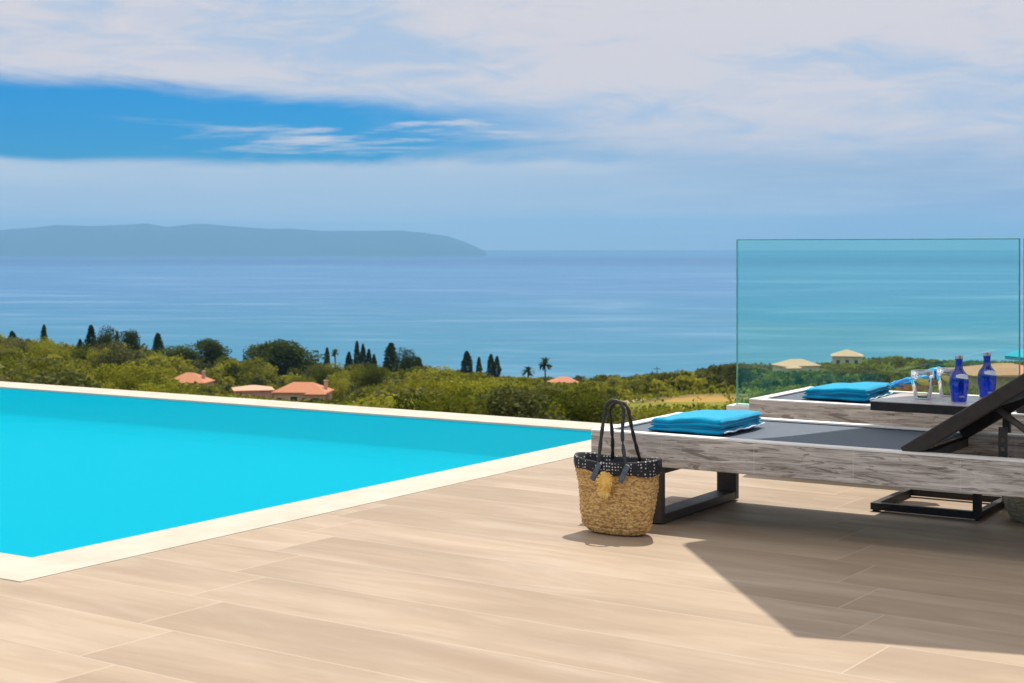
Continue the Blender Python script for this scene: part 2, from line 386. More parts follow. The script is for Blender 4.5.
def lathe(bm, prof, n=40, c=(0, 0, 0)):
    rings = [[bm.verts.new((c[0] + r * math.cos(2 * math.pi * k / n), c[1] + r * math.sin(2 * math.pi * k / n), c[2] + z)) for k in range(n)] for r, z in prof]
    for i in range(len(rings) - 1):
        for k in range(n): bm.faces.new((rings[i][k], rings[i][(k + 1) % n], rings[i + 1][(k + 1) % n], rings[i + 1][k]))
    return rings

# site frame: d runs along the terrace edge to the right, p away from the camera
_r = 1.566; _n = math.hypot(_r, 1)
D2 = Vector((_r / _n, -1 / _n, 0)); P2 = Vector((1 / _n, _r / _n, 0)); RZ = math.atan2(D2.y, D2.x)
A0 = Vector((-1.864, 5.98, 0))          # corner of the water nearest the camera
site = lambda a, b, z=0.0: A0 + D2 * a + P2 * b + Vector((0, 0, z))
def site_obj(o, z=0.0): o.location = A0 + Vector((0, 0, z)); o.rotation_euler = (0, 0, RZ); return o
PL, PW = 11.0, 4.85

# ------------------------------------------------------------------ terrace and pool (setting)
def poly_slab(polys, z0, z1, bev=0.0):
    bm = bmesh.new()
    for (x0, x1, y0, y1) in polys: bx(bm, x0, x1, y0, y1, z0, z1, bev)
    return bm
C1, C2 = .32, .37
bm = bmesh.new()                                     # deck: L-shaped slab round two sides of the pool
pts = [(-18, -9), (9, -9), (9, PW + C2), (C1 + .004, PW + C2), (C1 + .004, -C1 - .004), (-18, -C1 - .004)]
vs = [bm.verts.new((x, y, 0)) for x, y in pts]; f = bm.faces.new(vs)
ex = bmesh.ops.extrude_face_region(bm, geom=[f])
for g in ex['geom']:
    if isinstance(g, bmesh.types.BMVert): g.co.z = -.25
bmesh.ops.recalc_face_normals(bm, faces=bm.faces)
tag(site_obj(link('pool_deck', me_from(bm), 'paving')), 'pale wood-look paving of the pool terrace', kind='structure')
bm = bmesh.new()
zc = .003
def frame_piece(poly):
    vs = [bm.verts.new((x, y, zc)) for x, y in poly]; f = bm.faces.new(vs)
    ex = bmesh.ops.extrude_face_region(bm, geom=[f])
    for g in ex['geom']:
        if isinstance(g, bmesh.types.BMVert): g.co.z = -.20
frame_piece([(C1, -C1), (C1, PW + C2), (-PL, PW + C2), (-PL, PW), (0, PW), (0, 0), (-PL, 0), (-PL, -C1)])
bmesh.ops.recalc_face_normals(bm, faces=bm.faces)
bmesh.ops.bevel(bm, geom=[e for e in bm.edges if abs(e.verts[0].co.z - zc) < 1e-4 and abs(e.verts[1].co.z - zc) < 1e-4], offset=.004, segments=3, affect='EDGES')
tag(site_obj(link('pool_coping', me_from(bm), 'coping')), 'cream stone coping round the pool', kind='structure')
WL, PD = -.012, -.262
bm = bmesh.new()
bx(bm, -PL, -.003 - .012, .012, PW - .012, PD - .1, PD)
bx(bm, -PL, 0 - .003, PW - .012, PW + .05, PD - .1, -.203); bx(bm, -.015, .05, .012, PW - .012, PD - .1, -.203)
bx(bm, -PL, .05, -.05, .012, PD - .1, -.203)
bx(bm, -PL - .05, -PL, -.05, PW + .05, PD - .1, -.02)
# thin lining up the coping's inner face to the waterline
bx(bm, -PL, -.015, PW - .012, PW - .001, -.203, WL + .004); bx(bm, -.015, -.004, .0, PW - .001, -.203, WL + .004); bx(bm, -PL, -.015, .001, .012, -.203, WL + .004)
prev = None
for q in range(33):
    a_ = math.pi / 2 * q / 32; yy, zz = PW - .0125 - .28 * (1 - math.sin(a_)), PD + .22 * (1 - math.cos(a_)) + .0005
    cur = [bm.verts.new((-PL, yy, zz)), bm.verts.new((-.016, yy, zz))]
    if prev: bm.faces.new((prev[0], prev[1], cur[1], cur[0])).smooth = True
    prev = cur
tag(site_obj(link('pool_basin', me_from(bm), 'pooltile')), 'turquoise lined basin of the pool', kind='structure')
bm = bmesh.new()
vs = [bm.verts.new(v) for v in ((-PL, .012, WL), (-.015, .012, WL), (-.015, PW - .012, WL), (-PL, PW - .012, WL))]; bm.faces.new(vs)
tag(site_obj(link('pool_water', me_from(bm), 'poolwater')), 'still turquoise pool water', kind='structure')
bm = bmesh.new()
bx(bm, -PL - .1, .16, PW + .06, PW + C2 - .02, -6, -.206); bx(bm, .16, 9, PW + C2 - .3, PW + C2 - .02, -6, -.256)
rw = site_obj(link('retaining_wall', me_from(bm), 'plaster'))
tag(rw, 'white rendered retaining wall below the outer edge of the pool terrace', 'wall')

# parapet kerb with the glass on it
gx0 = (site(0, 0) - site(0, 0)).x
def site_coords(x, y): v = Vector((x, y, 0)) - A0; return v.dot(D2), v.dot(P2)
ga, gb = site_coords(1.459, 9.99)
bm = bmesh.new(); bx(bm, ga - .04, ga + 6.2, gb - .08, gb + .08, .001, .193, .006)
tag(site_obj(link('parapet_kerb', me_from(bm), 'plaster')), 'low white kerb carrying the glass balustrade behind the loungers', 'kerb')
GT = 1.262
t = empty('glass_balustrade', site(ga, gb, .194), RZ, 'frameless teal glass balustrade panels standing on the low white kerb', 'balustrade')
for i, (x0, x1) in enumerate(((0, 1.80), (1.822, 3.62), (3.642, 5.44))):
    bm = bmesh.new(); bx(bm, x0 + .006, x1 - .006, -.0085, .0085, .0, GT - .200)
    g = link('glass_panel', me_from(bm), 'glass', t)
    bm = bmesh.new(); bx(bm, x0, x0 + .005, -.0085, .0085, 0, GT - .194); bx(bm, x1 - .005, x1, -.0085, .0085, 0, GT - .194); bx(bm, x0 + .0055, x1 - .0055, -.0085, .0085, GT - .1995, GT - .194)
    link('polished_edge', me_from(bm), 'glass_edge', g)

# ------------------------------------------------------------------ loungers
ZT = .39
def unproj(px, py, z=0.0):
    Y = F * (H - z) / (py - 249.0); return Vector(((px - 512) / F * Y, Y, z))
def copy_tree(o, parent=None):
    c = o.copy(); COL.objects.link(c)
    if parent is not None: c.parent = parent
    for ch in list(o.children): copy_tree(ch, c)
    return c
def make_lounger(loc, label):
    t = empty('sun_lounger', loc, RZ, label, 'sun lounger', 'sun loungers on the pool terrace')
    L, W = 2.55, .87
    zb = ZT - .137
    for (n_, y0, y1) in (('side_rail', 0, .05), ('side_rail', W - .05, W)):
        part_box(n_, (0, L, y0, y1, zb, ZT - .004), 'wood', t, .003)
    for x0, x1 in ((0.0, .05), (L - .05, L)):
        part_box('end_rail', (x0 + (.001 if x0 == 0 else 0), x1 - .001, .0505, W - .0505, zb, ZT - .004), 'wood', t, .003)
    bm = bmesh.new()
    bx(bm, 0, L, -.002, .056, ZT - .0035, ZT + .005, .0015); bx(bm, 0, L, W - .056, W + .002, ZT - .0035, ZT + .005, .0015)
    bx(bm, 0.0, .056, .057, W - .057, ZT - .0035, ZT + .004, .0015)
    link('lit_edge_strips', me_from(bm), 'lit_edge', t)  # pale strips on the rail tops: sunlit edges put into the colour
    # sling, a slightly sagging grid
    bm = bmesh.new(); nx, ny = 30, 14; g = []
    xs0, xs1, ys0, ys1 = .05, 1.42, .05, W - .05
    for i in range(nx + 1):
        g.append([bm.verts.new((xs0 + (xs1 - xs0) * i / nx, ys0 + (ys1 - ys0) * j / ny, ZT - .006 - .010 * math.sin(math.pi * j / ny) * math.sin(math.pi * min(1, (i / nx) * 1.6) * .9))) for j in range(ny + 1)])
    for i in range(nx):
        for j in range(ny): bm.faces.new((g[i][j], g[i + 1][j], g[i + 1][j + 1], g[i][j + 1]))
    o = link('sling', me_from(bm, smooth=True), 'sling', t)
    md = o.modifiers.new('s', 'SOLIDIFY'); md.thickness = .003; md.offset = -1
    part_box('cross_bar', (1.405, 1.445, .0505, W - .0505, ZT - .06, ZT - .025), 'dark', t)
    part_box('cross_bar', (1.98, 2.02, .0505, W - .0505, ZT - .07, ZT - .03), 'dark', t)
    # leg loops
    for x0 in (.25, 2.02):
        bm = bmesh.new()
        bx(bm, x0, x0 + .10, .004, .040, .006, zb - .001, .003); bx(bm, x0, x0 + .10, .78, .816, .006, zb - .001, .003)
        bx(bm, x0 + .0006, x0 + .0994, .0405, .7795, .006, .044, .003); bx(bm, x0 + .0006, x0 + .0994, .0405, .7795, zb - .032, zb - .0015, .003)
        lg = link('leg_frame', me_from(bm), 'metal', t)
        for y in (.012, .788):
            bm = bmesh.new(); bx(bm, x0 + .03, x0 + .07, y, y + .02, 0, .0055); link('foot_pad', me_from(bm), 'strap', lg)
    # backrest, hinged at the crossbar and tilted up
    th = R(33.3); Mb = Matrix.Translation((1.425, 0, ZT - .022)) @ Matrix.Rotation(-th, 4, 'Y')
    bm = bmesh.new()
    for y0 in (.028, W - .068): bx(bm, 0, .86, y0, y0 + .04, -.012, .048, .006, Mb)
    bx(bm, .82, .86, .0685, W - .0685, -.008, .044, .004, Mb); bx(bm, .40, .43, .0685, W - .0685, -.006, .016, .002, Mb)
    br = link('backrest', me_from(bm), 'dark', t)
    bm = bmesh.new(); bx(bm, .0, .858, .05, W - .05, .0345, .0385, 0, Mb)
    link('backrest_sling', me_from(bm), 'sling_dark', br)
    e = Mb @ Vector((.43, 0, -.01))
    for y in (.085, W - .085):
        bm = bmesh.new(); tube(bm, [(e.x - .03, y, e.z - .01), (e.x + .30, y, ZT - .045)], .013, 10); link('support_strut', me_from(bm, smooth=True), 'metal', t)
    for y in (.11, W - .13):
        bm = bmesh.new(); bx(bm, 1.765, 1.800, y, y + .006, ZT - .075, ZT + .115, .002)
        rt = link('ratchet_plate', me_from(bm), 'dark', t)
        for k in range(4):
            bm = bmesh.new(); bx(bm, 1.776, 1.789, y - .002, y + .008, ZT - .05 + k * .036, ZT - .036 + k * .036, .001)
            link('ratchet_hole', me_from(bm), 'bark', rt)
    return t
NL1 = unproj(591, 430.5, ZT); NL2 = unproj(749, 399.5, ZT)
L1 = make_lounger((NL1.x, NL1.y, 0), 'nearer whitewashed wooden sun lounger with raised dark backrest beside the straw bag')
L2 = copy_tree(L1); L2.location = (NL2.x, NL2.y, 0)
L2['label'] = 'farther whitewashed wooden sun lounger directly in front of the glass balustrade'

# ------------------------------------------------------------------ towels
def soft_sheet(bm, x0, x1, y0, y1, z0, t, seed, fold_y0=True, fold_x0=True, nx=34, ny=38, sag=None):
    rnd = seed * 7.3
    rows = []
    def prof(k):      # closed section across y: k in 0..1 round the slab
        return k
    m = 2 * ny
    for i in range(nx + 1):
        u = i / nx; x = x0 + (x1 - x0) * u
        ex = min(u, 1 - u) * (x1 - x0)
        tx = t * (min(1.0, math.sqrt(max(0.0, 1 - (1 - min(1, ex / (t * .34))) ** 2))) * .95 + .05)
        ring = []
        for j in range(m):
            if j < ny: v = j / ny; s = 1
            else: v = 1 - (j - ny) / ny; s = -1
            y = y0 + (y1 - y0) * v; ey = min(v, 1 - v) * (y1 - y0)
            ty = min(1.0, math.sqrt(max(0.0, 1 - (1 - min(1, ey / (t * .5))) ** 2)))
            hh = tx * ty * .5
            wob = .006 * mn.noise(Vector((x * 7, y * 7, rnd))) + .0035 * mn.noise(Vector((x * 22, y * 22, rnd + 5)))
            ox = .007 * mn.noise(Vector((y * 6, rnd, 2))); oy = .008 * mn.noise(Vector((x * 6, rnd, 9)))
            ring.append(bm.verts.new((x + ox * (1 - u * 2), y + oy, z0 + t * .5 + s * hh + (wob if s > 0 else wob * .6) * (1 if z0 > ZT + .01 else (.6 if s > 0 else 0)))))
        rows.append(ring)
    for i in range(nx):
        for j in range(m): bm.faces.new((rows[i][j], rows[i + 1][j], rows[i + 1][(j + 1) % m], rows[i][(j + 1) % m]))
    bm.faces.new(rows[0]); bm.faces.new(rows[-1][::-1])
def make_towel(loc, rz, seed, label, sx=.37, sy=.46):
    t = empty('folded_towel', loc, rz, label, 'towel', 'folded turquoise towels on the loungers')
    bm = bmesh.new()
    # the cloth is a long sheet folded to and fro; each fold is a rolled edge on the side facing the pool deck
    T = [.018, .012, .014, .024]; z = .0
    for k, tt in enumerate(T):
        n0 = len(bm.verts)
        ix = (0, .020, .004, .010)[k]; iy = (.0, .012, .002, .006)[k]
        soft_sheet(bm, ix, sx - ix * .4, iy, sy - iy * .5, z, tt, seed + k * 3)
        z += tt * .94
    bm.verts.ensure_lookup_table()
    for v in bm.verts:
        u, q = v.co.x / sx, v.co.y / sy
        f = (v.co.z / .074)
        v.co.z *= .80 + .26 * min(1, max(0, u * 1.5)) + .03 * math.sin(max(0, min(1, q)) * math.pi)
        v.co.x += .020 * mn.noise(Vector((q * 3, f * 2, seed))) + .010 * f * (1 - u)
        v.co.y += .026 * mn.noise(Vector((u * 3.2, f * 2.2, seed + 4))) + .012 * f * (1 - q * 2)
        v.co.z += (.004 * mn.noise(Vector((u * 2.2, q * 2.6, seed + 8))) - .005 * abs(mn.noise(Vector((u * 5 + q * 3, q * 2, seed + 9))))) * min(1, f * 1.5)
        v.co.z = max(v.co.z, .0005)
    bmesh.ops.recalc_face_normals(bm, faces=bm.faces)
    link('towel_cloth', me_from(bm, smooth=True), 'towel', t)
    bm = bmesh.new()
    tube(bm, [(sx + .008 + .003 * math.sin(k), .012 + (sy - .02) * k / 12, .011 + .003 * math.sin(k * 1.7)) for k in range(13)], .0036, 6)
    link('piping', me_from(bm, smooth=True), 'towel_white', t)
    return t
tl = unproj(645, 428.5, ZT)
make_towel(L1.location + D2 * .19 + P2 * .165 + Vector((0, 0, ZT - .004)), RZ, 1, 'folded turquoise towel on the foot of the nearer lounger, close to the straw bag')
make_towel(L2.location + D2 * .20 + P2 * .24 + Vector((0, 0, ZT - .004)), RZ + R(3), 21, 'folded turquoise towel on the farther lounger, beside the small dark table')

# ------------------------------------------------------------------ side table between the loungers
TO = Vector((1.64, 7.05, 0)); TH = .507
TL, TW = .50, .44
tb = empty('side_table', TO, RZ, 'small dark framed side table holding the blue bottles between the loungers', 'side table')
part_box('table_top', (-.002, TL + .002, -.002, TW + .002, TH - .005, TH), 'table_top', tb, .001)
part_box('top_frame', (0, TL, 0, TW, TH - .045, TH - .0055), 'dark', tb, .002)
for y in (0, TW - .032 + .08): part_box('leg', (TL - .034, TL, y, y + .032, .008, TH - .046), 'dark', tb)
bm = bmesh.new()
bx(bm, 0, TL - .035, 0, .032, .008, .040, .002); bx(bm, 0, TL - .035, TW + .048, TW + .08, .008, .040, .002)
bx(bm, 0, .032, .0325, TW + .0475, .008, .040, .002); bx(bm, TL - .034, TL, .0325, TW + .0475, .0085, .0395, .002)
link('base_frame', me_from(bm), 'dark', tb)
bm = bmesh.new(); bx(bm, TL - .034, TL, TW + .0025, TW + .08, TH - .045, TH - .012, .002); link('top_arm', me_from(bm), 'dark', tb)
for x, y in ((.016, .016), (TL - .017, .016), (.016, TW + .064), (TL - .017, TW + .064)):
    bm = bmesh.new(); lathe(bm, [(0, 0), (.01, 0), (.01, .0075), (0, .0075)], 12, (x, y, 0)); link('foot_pad', me_from(bm), 'strap', tb)

# bottles
def make_bottle(loc, label):
    t = empty('water_bottle', loc, R(20), label, 'bottle', 'cobalt blue bottles on the side table')
    bm = bmesh.new()
    pr = [(0, .0), (.030, .0), (.0345, .004), (.0395, .045), (.0435, .085), (.0425, .105), (.036, .125), (.0225, .142), (.0175, .152), (.0158, .175), (.0158, .188), (.018, .1885), (.018, .193), (.0150, .1935), (0, .1935)]
    lathe(bm, pr, 48); bmesh.ops.remove_doubles(bm, verts=bm.verts, dist=1e-5)
    link('bottle_body', me_from(bm, smooth=True), 'cobalt', t)
    bm = bmesh.new(); lathe(bm, [(0.0, .194), (.0165, .194), (.0175, .196), (.0175, .208), (.0160, .210), (0, .210)], 32); bmesh.ops.remove_doubles(bm, verts=bm.verts, dist=1e-5)
    link('cap', me_from(bm, smooth=False), 'cap', t)
    # white shoulder patch and small mark low down, wrapped on the glass
    def rad_at(z):
        for (r0, z0), (r1, z1) in zip(pr, pr[1:]):
            if z0 <= z <= z1 and z1 > z0: return r0 + (r1 - r0) * (z - z0) / (z1 - z0)
        return .03
    bm = bmesh.new()
    def patch(a0, a1, fz0, fz1, n=16, k=6):
        g = []
        for i in range(n + 1):
            a = a0 + (a1 - a0) * i / n; z0, z1 = fz0(i / n), fz1(i / n)
            g.append([bm.verts.new(((rad_at(z0 + (z1 - z0) * j / k) + .0006) * math.cos(a), (rad_at(z0 + (z1 - z0) * j / k) + .0006) * math.sin(a), z0 + (z1 - z0) * j / k)) for j in range(k + 1)])
        for i in range(n):
            for j in range(k): bm.faces.new((g[i][j], g[i + 1][j], g[i + 1][j + 1], g[i][j + 1]))
    c = R(-90 - 20 + 8)
    patch(c - .75, c + .95, lambda s: .112 - .008 * math.sin(math.pi * s * .5), lambda s: .118 + .010 * math.sin(math.pi * (.15 + s * .8)))
    link('white_band', me_from(bm, smooth=True), 'print', t)  # on the second bottle this white band paints a highlight
    bm = bmesh.new()
    for k, (da, hh) in enumerate(((-.32, .008), (-.22, .006), (-.13, .006), (-.02, .009), (.08, .006), (.18, .006))):
        patch(c + da, c + da + .045, lambda s: .022, lambda s, hh=hh: .022 + hh, 2, 2)
    link('small_mark', me_from(bm), 'print', t)
    return t
b1 = unproj(961.5, 402.5, TH)
make_bottle(b1 + Vector((0, .04, .0005)), 'cobalt blue glass bottle nearest the tumblers, with a white shoulder patch')
b2 = unproj(989, 398, TH)
make_bottle(b2 + Vector((0, .03, .0005)), 'cobalt blue glass bottle partly behind the raised lounger backrest')
def make_tumbler(loc, label):
    t = empty('tumbler', loc, 0, label, 'glass', 'tumblers on the side table')
    bm = bmesh.new()
    pr = [(0, .006), (.031, .006), (.036, .012), (.044, .05), (.0505, .085), (.0485, .128), (.0510, .130), (.0530, .085), (.0465, .05), (.0385, .008), (.034, 0), (0, 0)]
    lathe(bm, pr, 48); bmesh.ops.remove_doubles(bm, verts=bm.verts, dist=1e-5)
    link('glass_wall', me_from(bm, smooth=True), 'tumbler', t)
    bm = bmesh.new(); lathe(bm, [(.0482, .127), (.0508, .127), (.0512, .1305), (.0482, .1305), (.0482, .127)], 40) 
    b2_ = bmesh.new(); lathe(b2_, [(.031, .001), (.037, .001), (.038, .006), (.031, .006)], 40); link('glass_foot', me_from(b2_, smooth=True), 'print', t)  # foot and rim rings opaque white: glints of clear glass painted on
    link('glass_rim', me_from(bm, smooth=True), 'print', t)
    bm = bmesh.new(); lathe(bm, [(0, .0065), (.030, .0065), (.0350, .0125), (.0430, .05), (.0485, .078), (0, .078)], 40); bmesh.ops.remove_doubles(bm, verts=bm.verts, dist=1e-5)
    link('drink', me_from(bm, smooth=True), 'drink', t)
    bm = bmesh.new(); Ml = Matrix.Translation((.004, -.004, .076)) @ Matrix.Rotation(R(24), 4, 'X') @ Matrix.Rotation(R(14), 4, 'Y')
    lathe(bm, [(0, -.0025), (.034, -.0025), (.037, 0), (.034, .0025), (0, .0025)], 28); bmesh.ops.transform(bm, matrix=Ml, verts=bm.verts)
    link('lemon_slice', me_from(bm, smooth=False), 'lemon', t)
    return t
g1 = unproj(924.5, 399.5, TH); make_tumbler(g1 + Vector((0, .035, .0005)), 'clear tumbler with a lemon slice at the open left side of the table')
g2 = unproj(951, 397, TH); make_tumbler(g2 + Vector((0, .05, .0005)), 'clear tumbler with a lemon slice mostly hidden behind a blue bottle')
# shallow woven tray with a blue patterned scarf
k = unproj(920, 392, TH); k = Vector((k.x, k.y + .06, TH + .001))
tr_ = empty('woven_tray', k, RZ + R(30), 'shallow brown boat-shaped woven tray behind the tumblers on the small table', 'tray')
bm = bmesh.new()
ring = []
for j, (s, z) in enumerate(((.0, .0), (.62, .0), (.82, .012), (1.0, .034), (1.03, .036), (.98, .034), (.80, .016), (.6, .006), (0, .005))):
    ring.append([bm.verts.new((.125 * s * math.cos(a), .07 * s * math.sin(a), z + (.062 * max(0, math.cos(a)) ** 2 * s * s))) for a in [2 * math.pi * q / 40 for q in range(40)]])
for i in range(len(ring) - 1):
    for q in range(40): bm.faces.new((ring[i][q], ring[i][(q + 1) % 40], ring[i + 1][(q + 1) % 40], ring[i + 1][q]))
bmesh.ops.remove_doubles(bm, verts=bm.verts, dist=1e-5)
link('tray_body', me_from(bm, smooth=True), 'straw', tr_)
bm = bmesh.new(); g = []
for i in range(41):
    row = []
    for j in range(17):
        u, v = i / 40 * 2 - 1, j / 16 * 2 - 1
        e = max(0.0, 1 - abs(u) ** 3) * max(0.0, 1 - abs(v) ** 4)
        z = .020 + .050 * math.sqrt(e) * (.75 + .35 * u) + .014 * mn.noise(Vector((u * 4, v * 3, 2))) * e ** .3 + .068 * max(0, u)
        row.append(bm.verts.new((.128 * u - .012 * (u < 0), .055 * v * (1 - .35 * abs(u) ** 3), z)))
    g.append(row)
for i in range(40):
    for j in range(16): bm.faces.new((g[i][j], g[i + 1][j], g[i + 1][j + 1], g[i][j + 1]))
sc = link('folded_scarf', me_from(bm, smooth=True), 'scarf'); sc.location = k + Vector((0, 0, .004)); sc.rotation_euler = (0, 0, RZ + R(30))
md = sc.modifiers.new('s', 'SOLIDIFY'); md.thickness = .006
tag(sc, 'crumpled blue and white patterned scarf lying in the woven tray', 'scarf')

# ------------------------------------------------------------------ straw bag
def bag_surface(bm, prof, n=96, rows=True, rim=None):
    rings = []
    for (ax, ay, z, zc_) in prof:
        r = []
        for q in range(n):
            a = 2 * math.pi * q / n
            ca, sa = math.cos(a), math.sin(a)
            e = .86
            x = ax * math.copysign(abs(ca) ** e, ca); y = ay * math.copysign(abs(sa) ** e, sa)
            w_ = 0
            if rows:
                w_ = .0035 * abs(math.sin(z * math.pi / .0175)) + .003 * mn.noise(Vector((x * 40, y * 40, z * 40))) + .007 * mn.noise(Vector((x * 8, y * 8, z * 9)))
            sag = zc_ * (1 - .0) * (.55 * math.cos(2 * a) )
            r.append(bm.verts.new((x * (1 + w_ / .15), y * (1 + w_ / .08), z + sag + (.004 * mn.noise(Vector((x * 9, y * 9, 3))) if z > .25 else 0))))
        rings.append(r)
    for i in range(len(rings) - 1):
        for q in range(n): bm.faces.new((rings[i][q], rings[i][(q + 1) % n], rings[i + 1][(q + 1) % n], rings[i + 1][q]))
    return rings
bagp = unproj(618.5, 536, 0)
bag = empty('straw_bag', (bagp.x, bagp.y + .06, 0), RZ + R(2), 'braided straw beach bag with dotted black rim and yellow pompom', 'bag')
bm = bmesh.new(); prof = []
N = 70
def bag_ax(s):   # half-length and half-depth at height s (0 base .. 1 rim)
    k_ = min(1.0, s / .17); rb = math.sqrt(max(0, 1 - (1 - k_) ** 2))
    return (.098 + .050 * rb + .038 * s ** .8), (.048 + .030 * rb + .018 * s)
BH = .318
for i in range(N + 1):
    s = i / N; ax, ay = bag_ax(s); prof.append((ax, ay, s * (BH - .03) + .002, .010 * s * s))
rings = bag_surface(bm, prof)
bm.faces.new(rings[0][::-1])
link('bag_body', me_from(bm, smooth=True), 'straw', bag)
bm = bmesh.new(); prof = []
ax0, ay0 = bag_ax(.9); ax1, ay1 = bag_ax(1.0)
outer = [(ax0 + .010, ay0 + .008, BH - .052, .010), (ax1 + .012, ay1 + .009, BH - .028, .012), (ax1 + .011, ay1 + .008, BH - .004, .014), (ax1 + .006, ay1 + .004, BH + .004, .014), (ax1 - .004, ay1 - .004, BH, .014), (ax1 - .014, ay1 - .012, BH - .06, .010), (ax1 - .05, ay1 - .03, .05, .0), (.02, .01, .03, 0)]
bag_surface(bm, outer, rows=False)
# pointed lower edge: pull vertices of the first ring by a zig
for v in list(bm.verts)[:96]:
    a = math.atan2(v.co.y / ay0, v.co.x / ax0); v.co.z += .005 * math.cos(a * 6) - .010 * (v.co.x / ax0)
link('rim_band', me_from(bm, smooth=True), 'dots', bag)
def handle(x0, x1, y, xt0, xt1, top, lean):
    bm = bmesh.new(); pts = []
    rr_ = (xt1 - xt0) / 2; zs = top - rr_ * 1.15; z0 = BH - .02; xm = (xt0 + xt1) / 2
    for i in range(11):
        s = i / 10; e = math.sin(s * math.pi / 2) ** .9
        pts.append((x0 + (xt0 - x0) * e, y + lean * s, z0 + (zs - z0) * s))
    for i in range(1, 12):
        a = math.pi * (1 - i / 12); pts.append((xm + rr_ * math.cos(a), y + lean, zs + rr_ * 1.15 * math.sin(a)))
    for i in range(10, -1, -1):
        s = i / 10; e = math.sin(s * math.pi / 2) ** .9
        pts.append((x1 + (xt1 - x1) * e, y + lean * s, z0 + (zs - z0) * s))
    tube(bm, pts, [.0078 + .0016 * math.sin(k * 2.2) for k in range(len(pts))], 8)
    return link('handle', me_from(bm, smooth=True), 'strap', bag)
handle(-.038, .092, -.100, -.052, .038, .562, .085)
handle(-.072, .062, .094, -.046, .046, .553, -.075)
for x in (-.038, .092):
    bm = bmesh.new(); Mt = Matrix.Translation((x, -.1125, BH - .035)) @ Matrix.Rotation(R(24), 4, 'Y') @ Matrix.Rotation(R(-6), 4, 'X')
    bx(bm, -.012, .012, -.004, .004, -.052, .028, .003, Mt); link('strap_tab', me_from(bm), 'navy', bag)
# raffia pompom: many short strands
bm = bmesh.new(); rnd = random.Random(4)
for c, rr, n_ in (((.006, -.112, .238), .036, 220), ((.000, -.110, .196), .030, 150)):
    for k in range(n_):
        th = rnd.uniform(0, 2 * math.pi); ph = rnd.uniform(-1.2, 1.2)
        dv = Vector((math.cos(th), -abs(math.sin(ph)) * .5, math.sin(th))) * rr * rnd.uniform(.6, 1.15)
        cc = Vector(c); side_ = Vector((-dv.z, 0, dv.x)).normalized() * .0028
        a_ = bm.verts.new(cc - side_); b_ = bm.verts.new(cc + side_); e_ = bm.verts.new(cc + dv + side_ + Vector((0, -.004, 0))); f_ = bm.verts.new(cc + dv - side_)
        bm.faces.new((a_, b_, e_, f_))
link('pompom', me_from(bm), 'tassel', bag)

# second basket at the right edge, half hidden by the lounger
bp = Vector((2.335, 6.80, 0))
bk = empty('round_basket', bp, 0, 'low round grey-green woven basket at the right edge under the nearer lounger', 'basket')
bm = bmesh.new(); N = 40
pf = [(0, .001)] + [(.105 + .05 * math.sin(math.pi * min(1, s * .9 + .08)) + .003 * abs(math.sin(s * 28)), s * .19) for s in [i / N for i in range(N + 1)]]
pf += [(pf[-1][0] - .012, .19), (.09, .02), (0, .015)]
lathe(bm, pf, 56); link('basket_body', me_from(bm, smooth=True), 'straw_grey', bk)
bm = bmesh.new(); tube(bm, [(pf[N + 1][0] * math.cos(a), pf[N + 1][0] * math.sin(a), .192) for a in [2 * math.pi * q / 40 for q in range(41)]], .009, 8); link('basket_rim', me_from(bm, smooth=True), 'straw_grey', bk)

# ------------------------------------------------------------------ parasol over the loungers (just outside the frame, casts the shadow on the deck)
ZC = 2.75
Dd = -Vector((sdir.x, sdir.y, 0)) / sdir.z
S1 = Vector((.693, 6.24, 0)); S2 = Vector((.875, 4.763, 0))
side_l = 1.49
S0 = S1 + Vector((math.cos(R(34)), math.sin(R(34)), 0)) * side_l
S3 = S2 + Vector((.638, -.213, 0)).normalized() * side_l
cs_ = (S0 + S3) / 2; cen = cs_ - Dd * ZC
HEX = [S1, S2, S3, 2 * cs_ - S1, 2 * cs_ - S2, S0]
um = empty('garden_parasol', (cen.x, cen.y, 0), 0, 'large hexagonal parasol over the loungers, standing past the right end of the table', 'parasol')
bm = bmesh.new(); apex = bm.verts.new((0, 0, ZC + .55)); ri = [v - cs_ for v in HEX]
vr = [bm.verts.new((v.x, v.y, ZC)) for v in ri]; vl = [bm.verts.new((v.x, v.y, ZC - .10)) for v in ri]
for k in range(6):
    bm.faces.new((apex, vr[k], vr[(k + 1) % 6])); bm.faces.new((vr[k], vl[k], vl[(k + 1) % 6], vr[(k + 1) % 6]))
o = link('canopy', me_from(bm), 'canvas', um); md = o.modifiers.new('s', 'SOLIDIFY'); md.thickness = .004
bm = bmesh.new(); tube(bm, [(0, 0, .06), (0, 0, ZC + .6)], .024, 14); link('pole', me_from(bm, smooth=True), 'metal', um)
for k in range(6):
    bm = bmesh.new(); tube(bm, [(0, 0, ZC + .50), (ri[k].x * .98, ri[k].y * .98, ZC - .03)], .008, 6); link('rib', me_from(bm), 'metal', um)
bm = bmesh.new(); bx(bm, -.27, .27, -.27, .27, 0, .055, .01); link('base_plate', me_from(bm), 'dark', um)

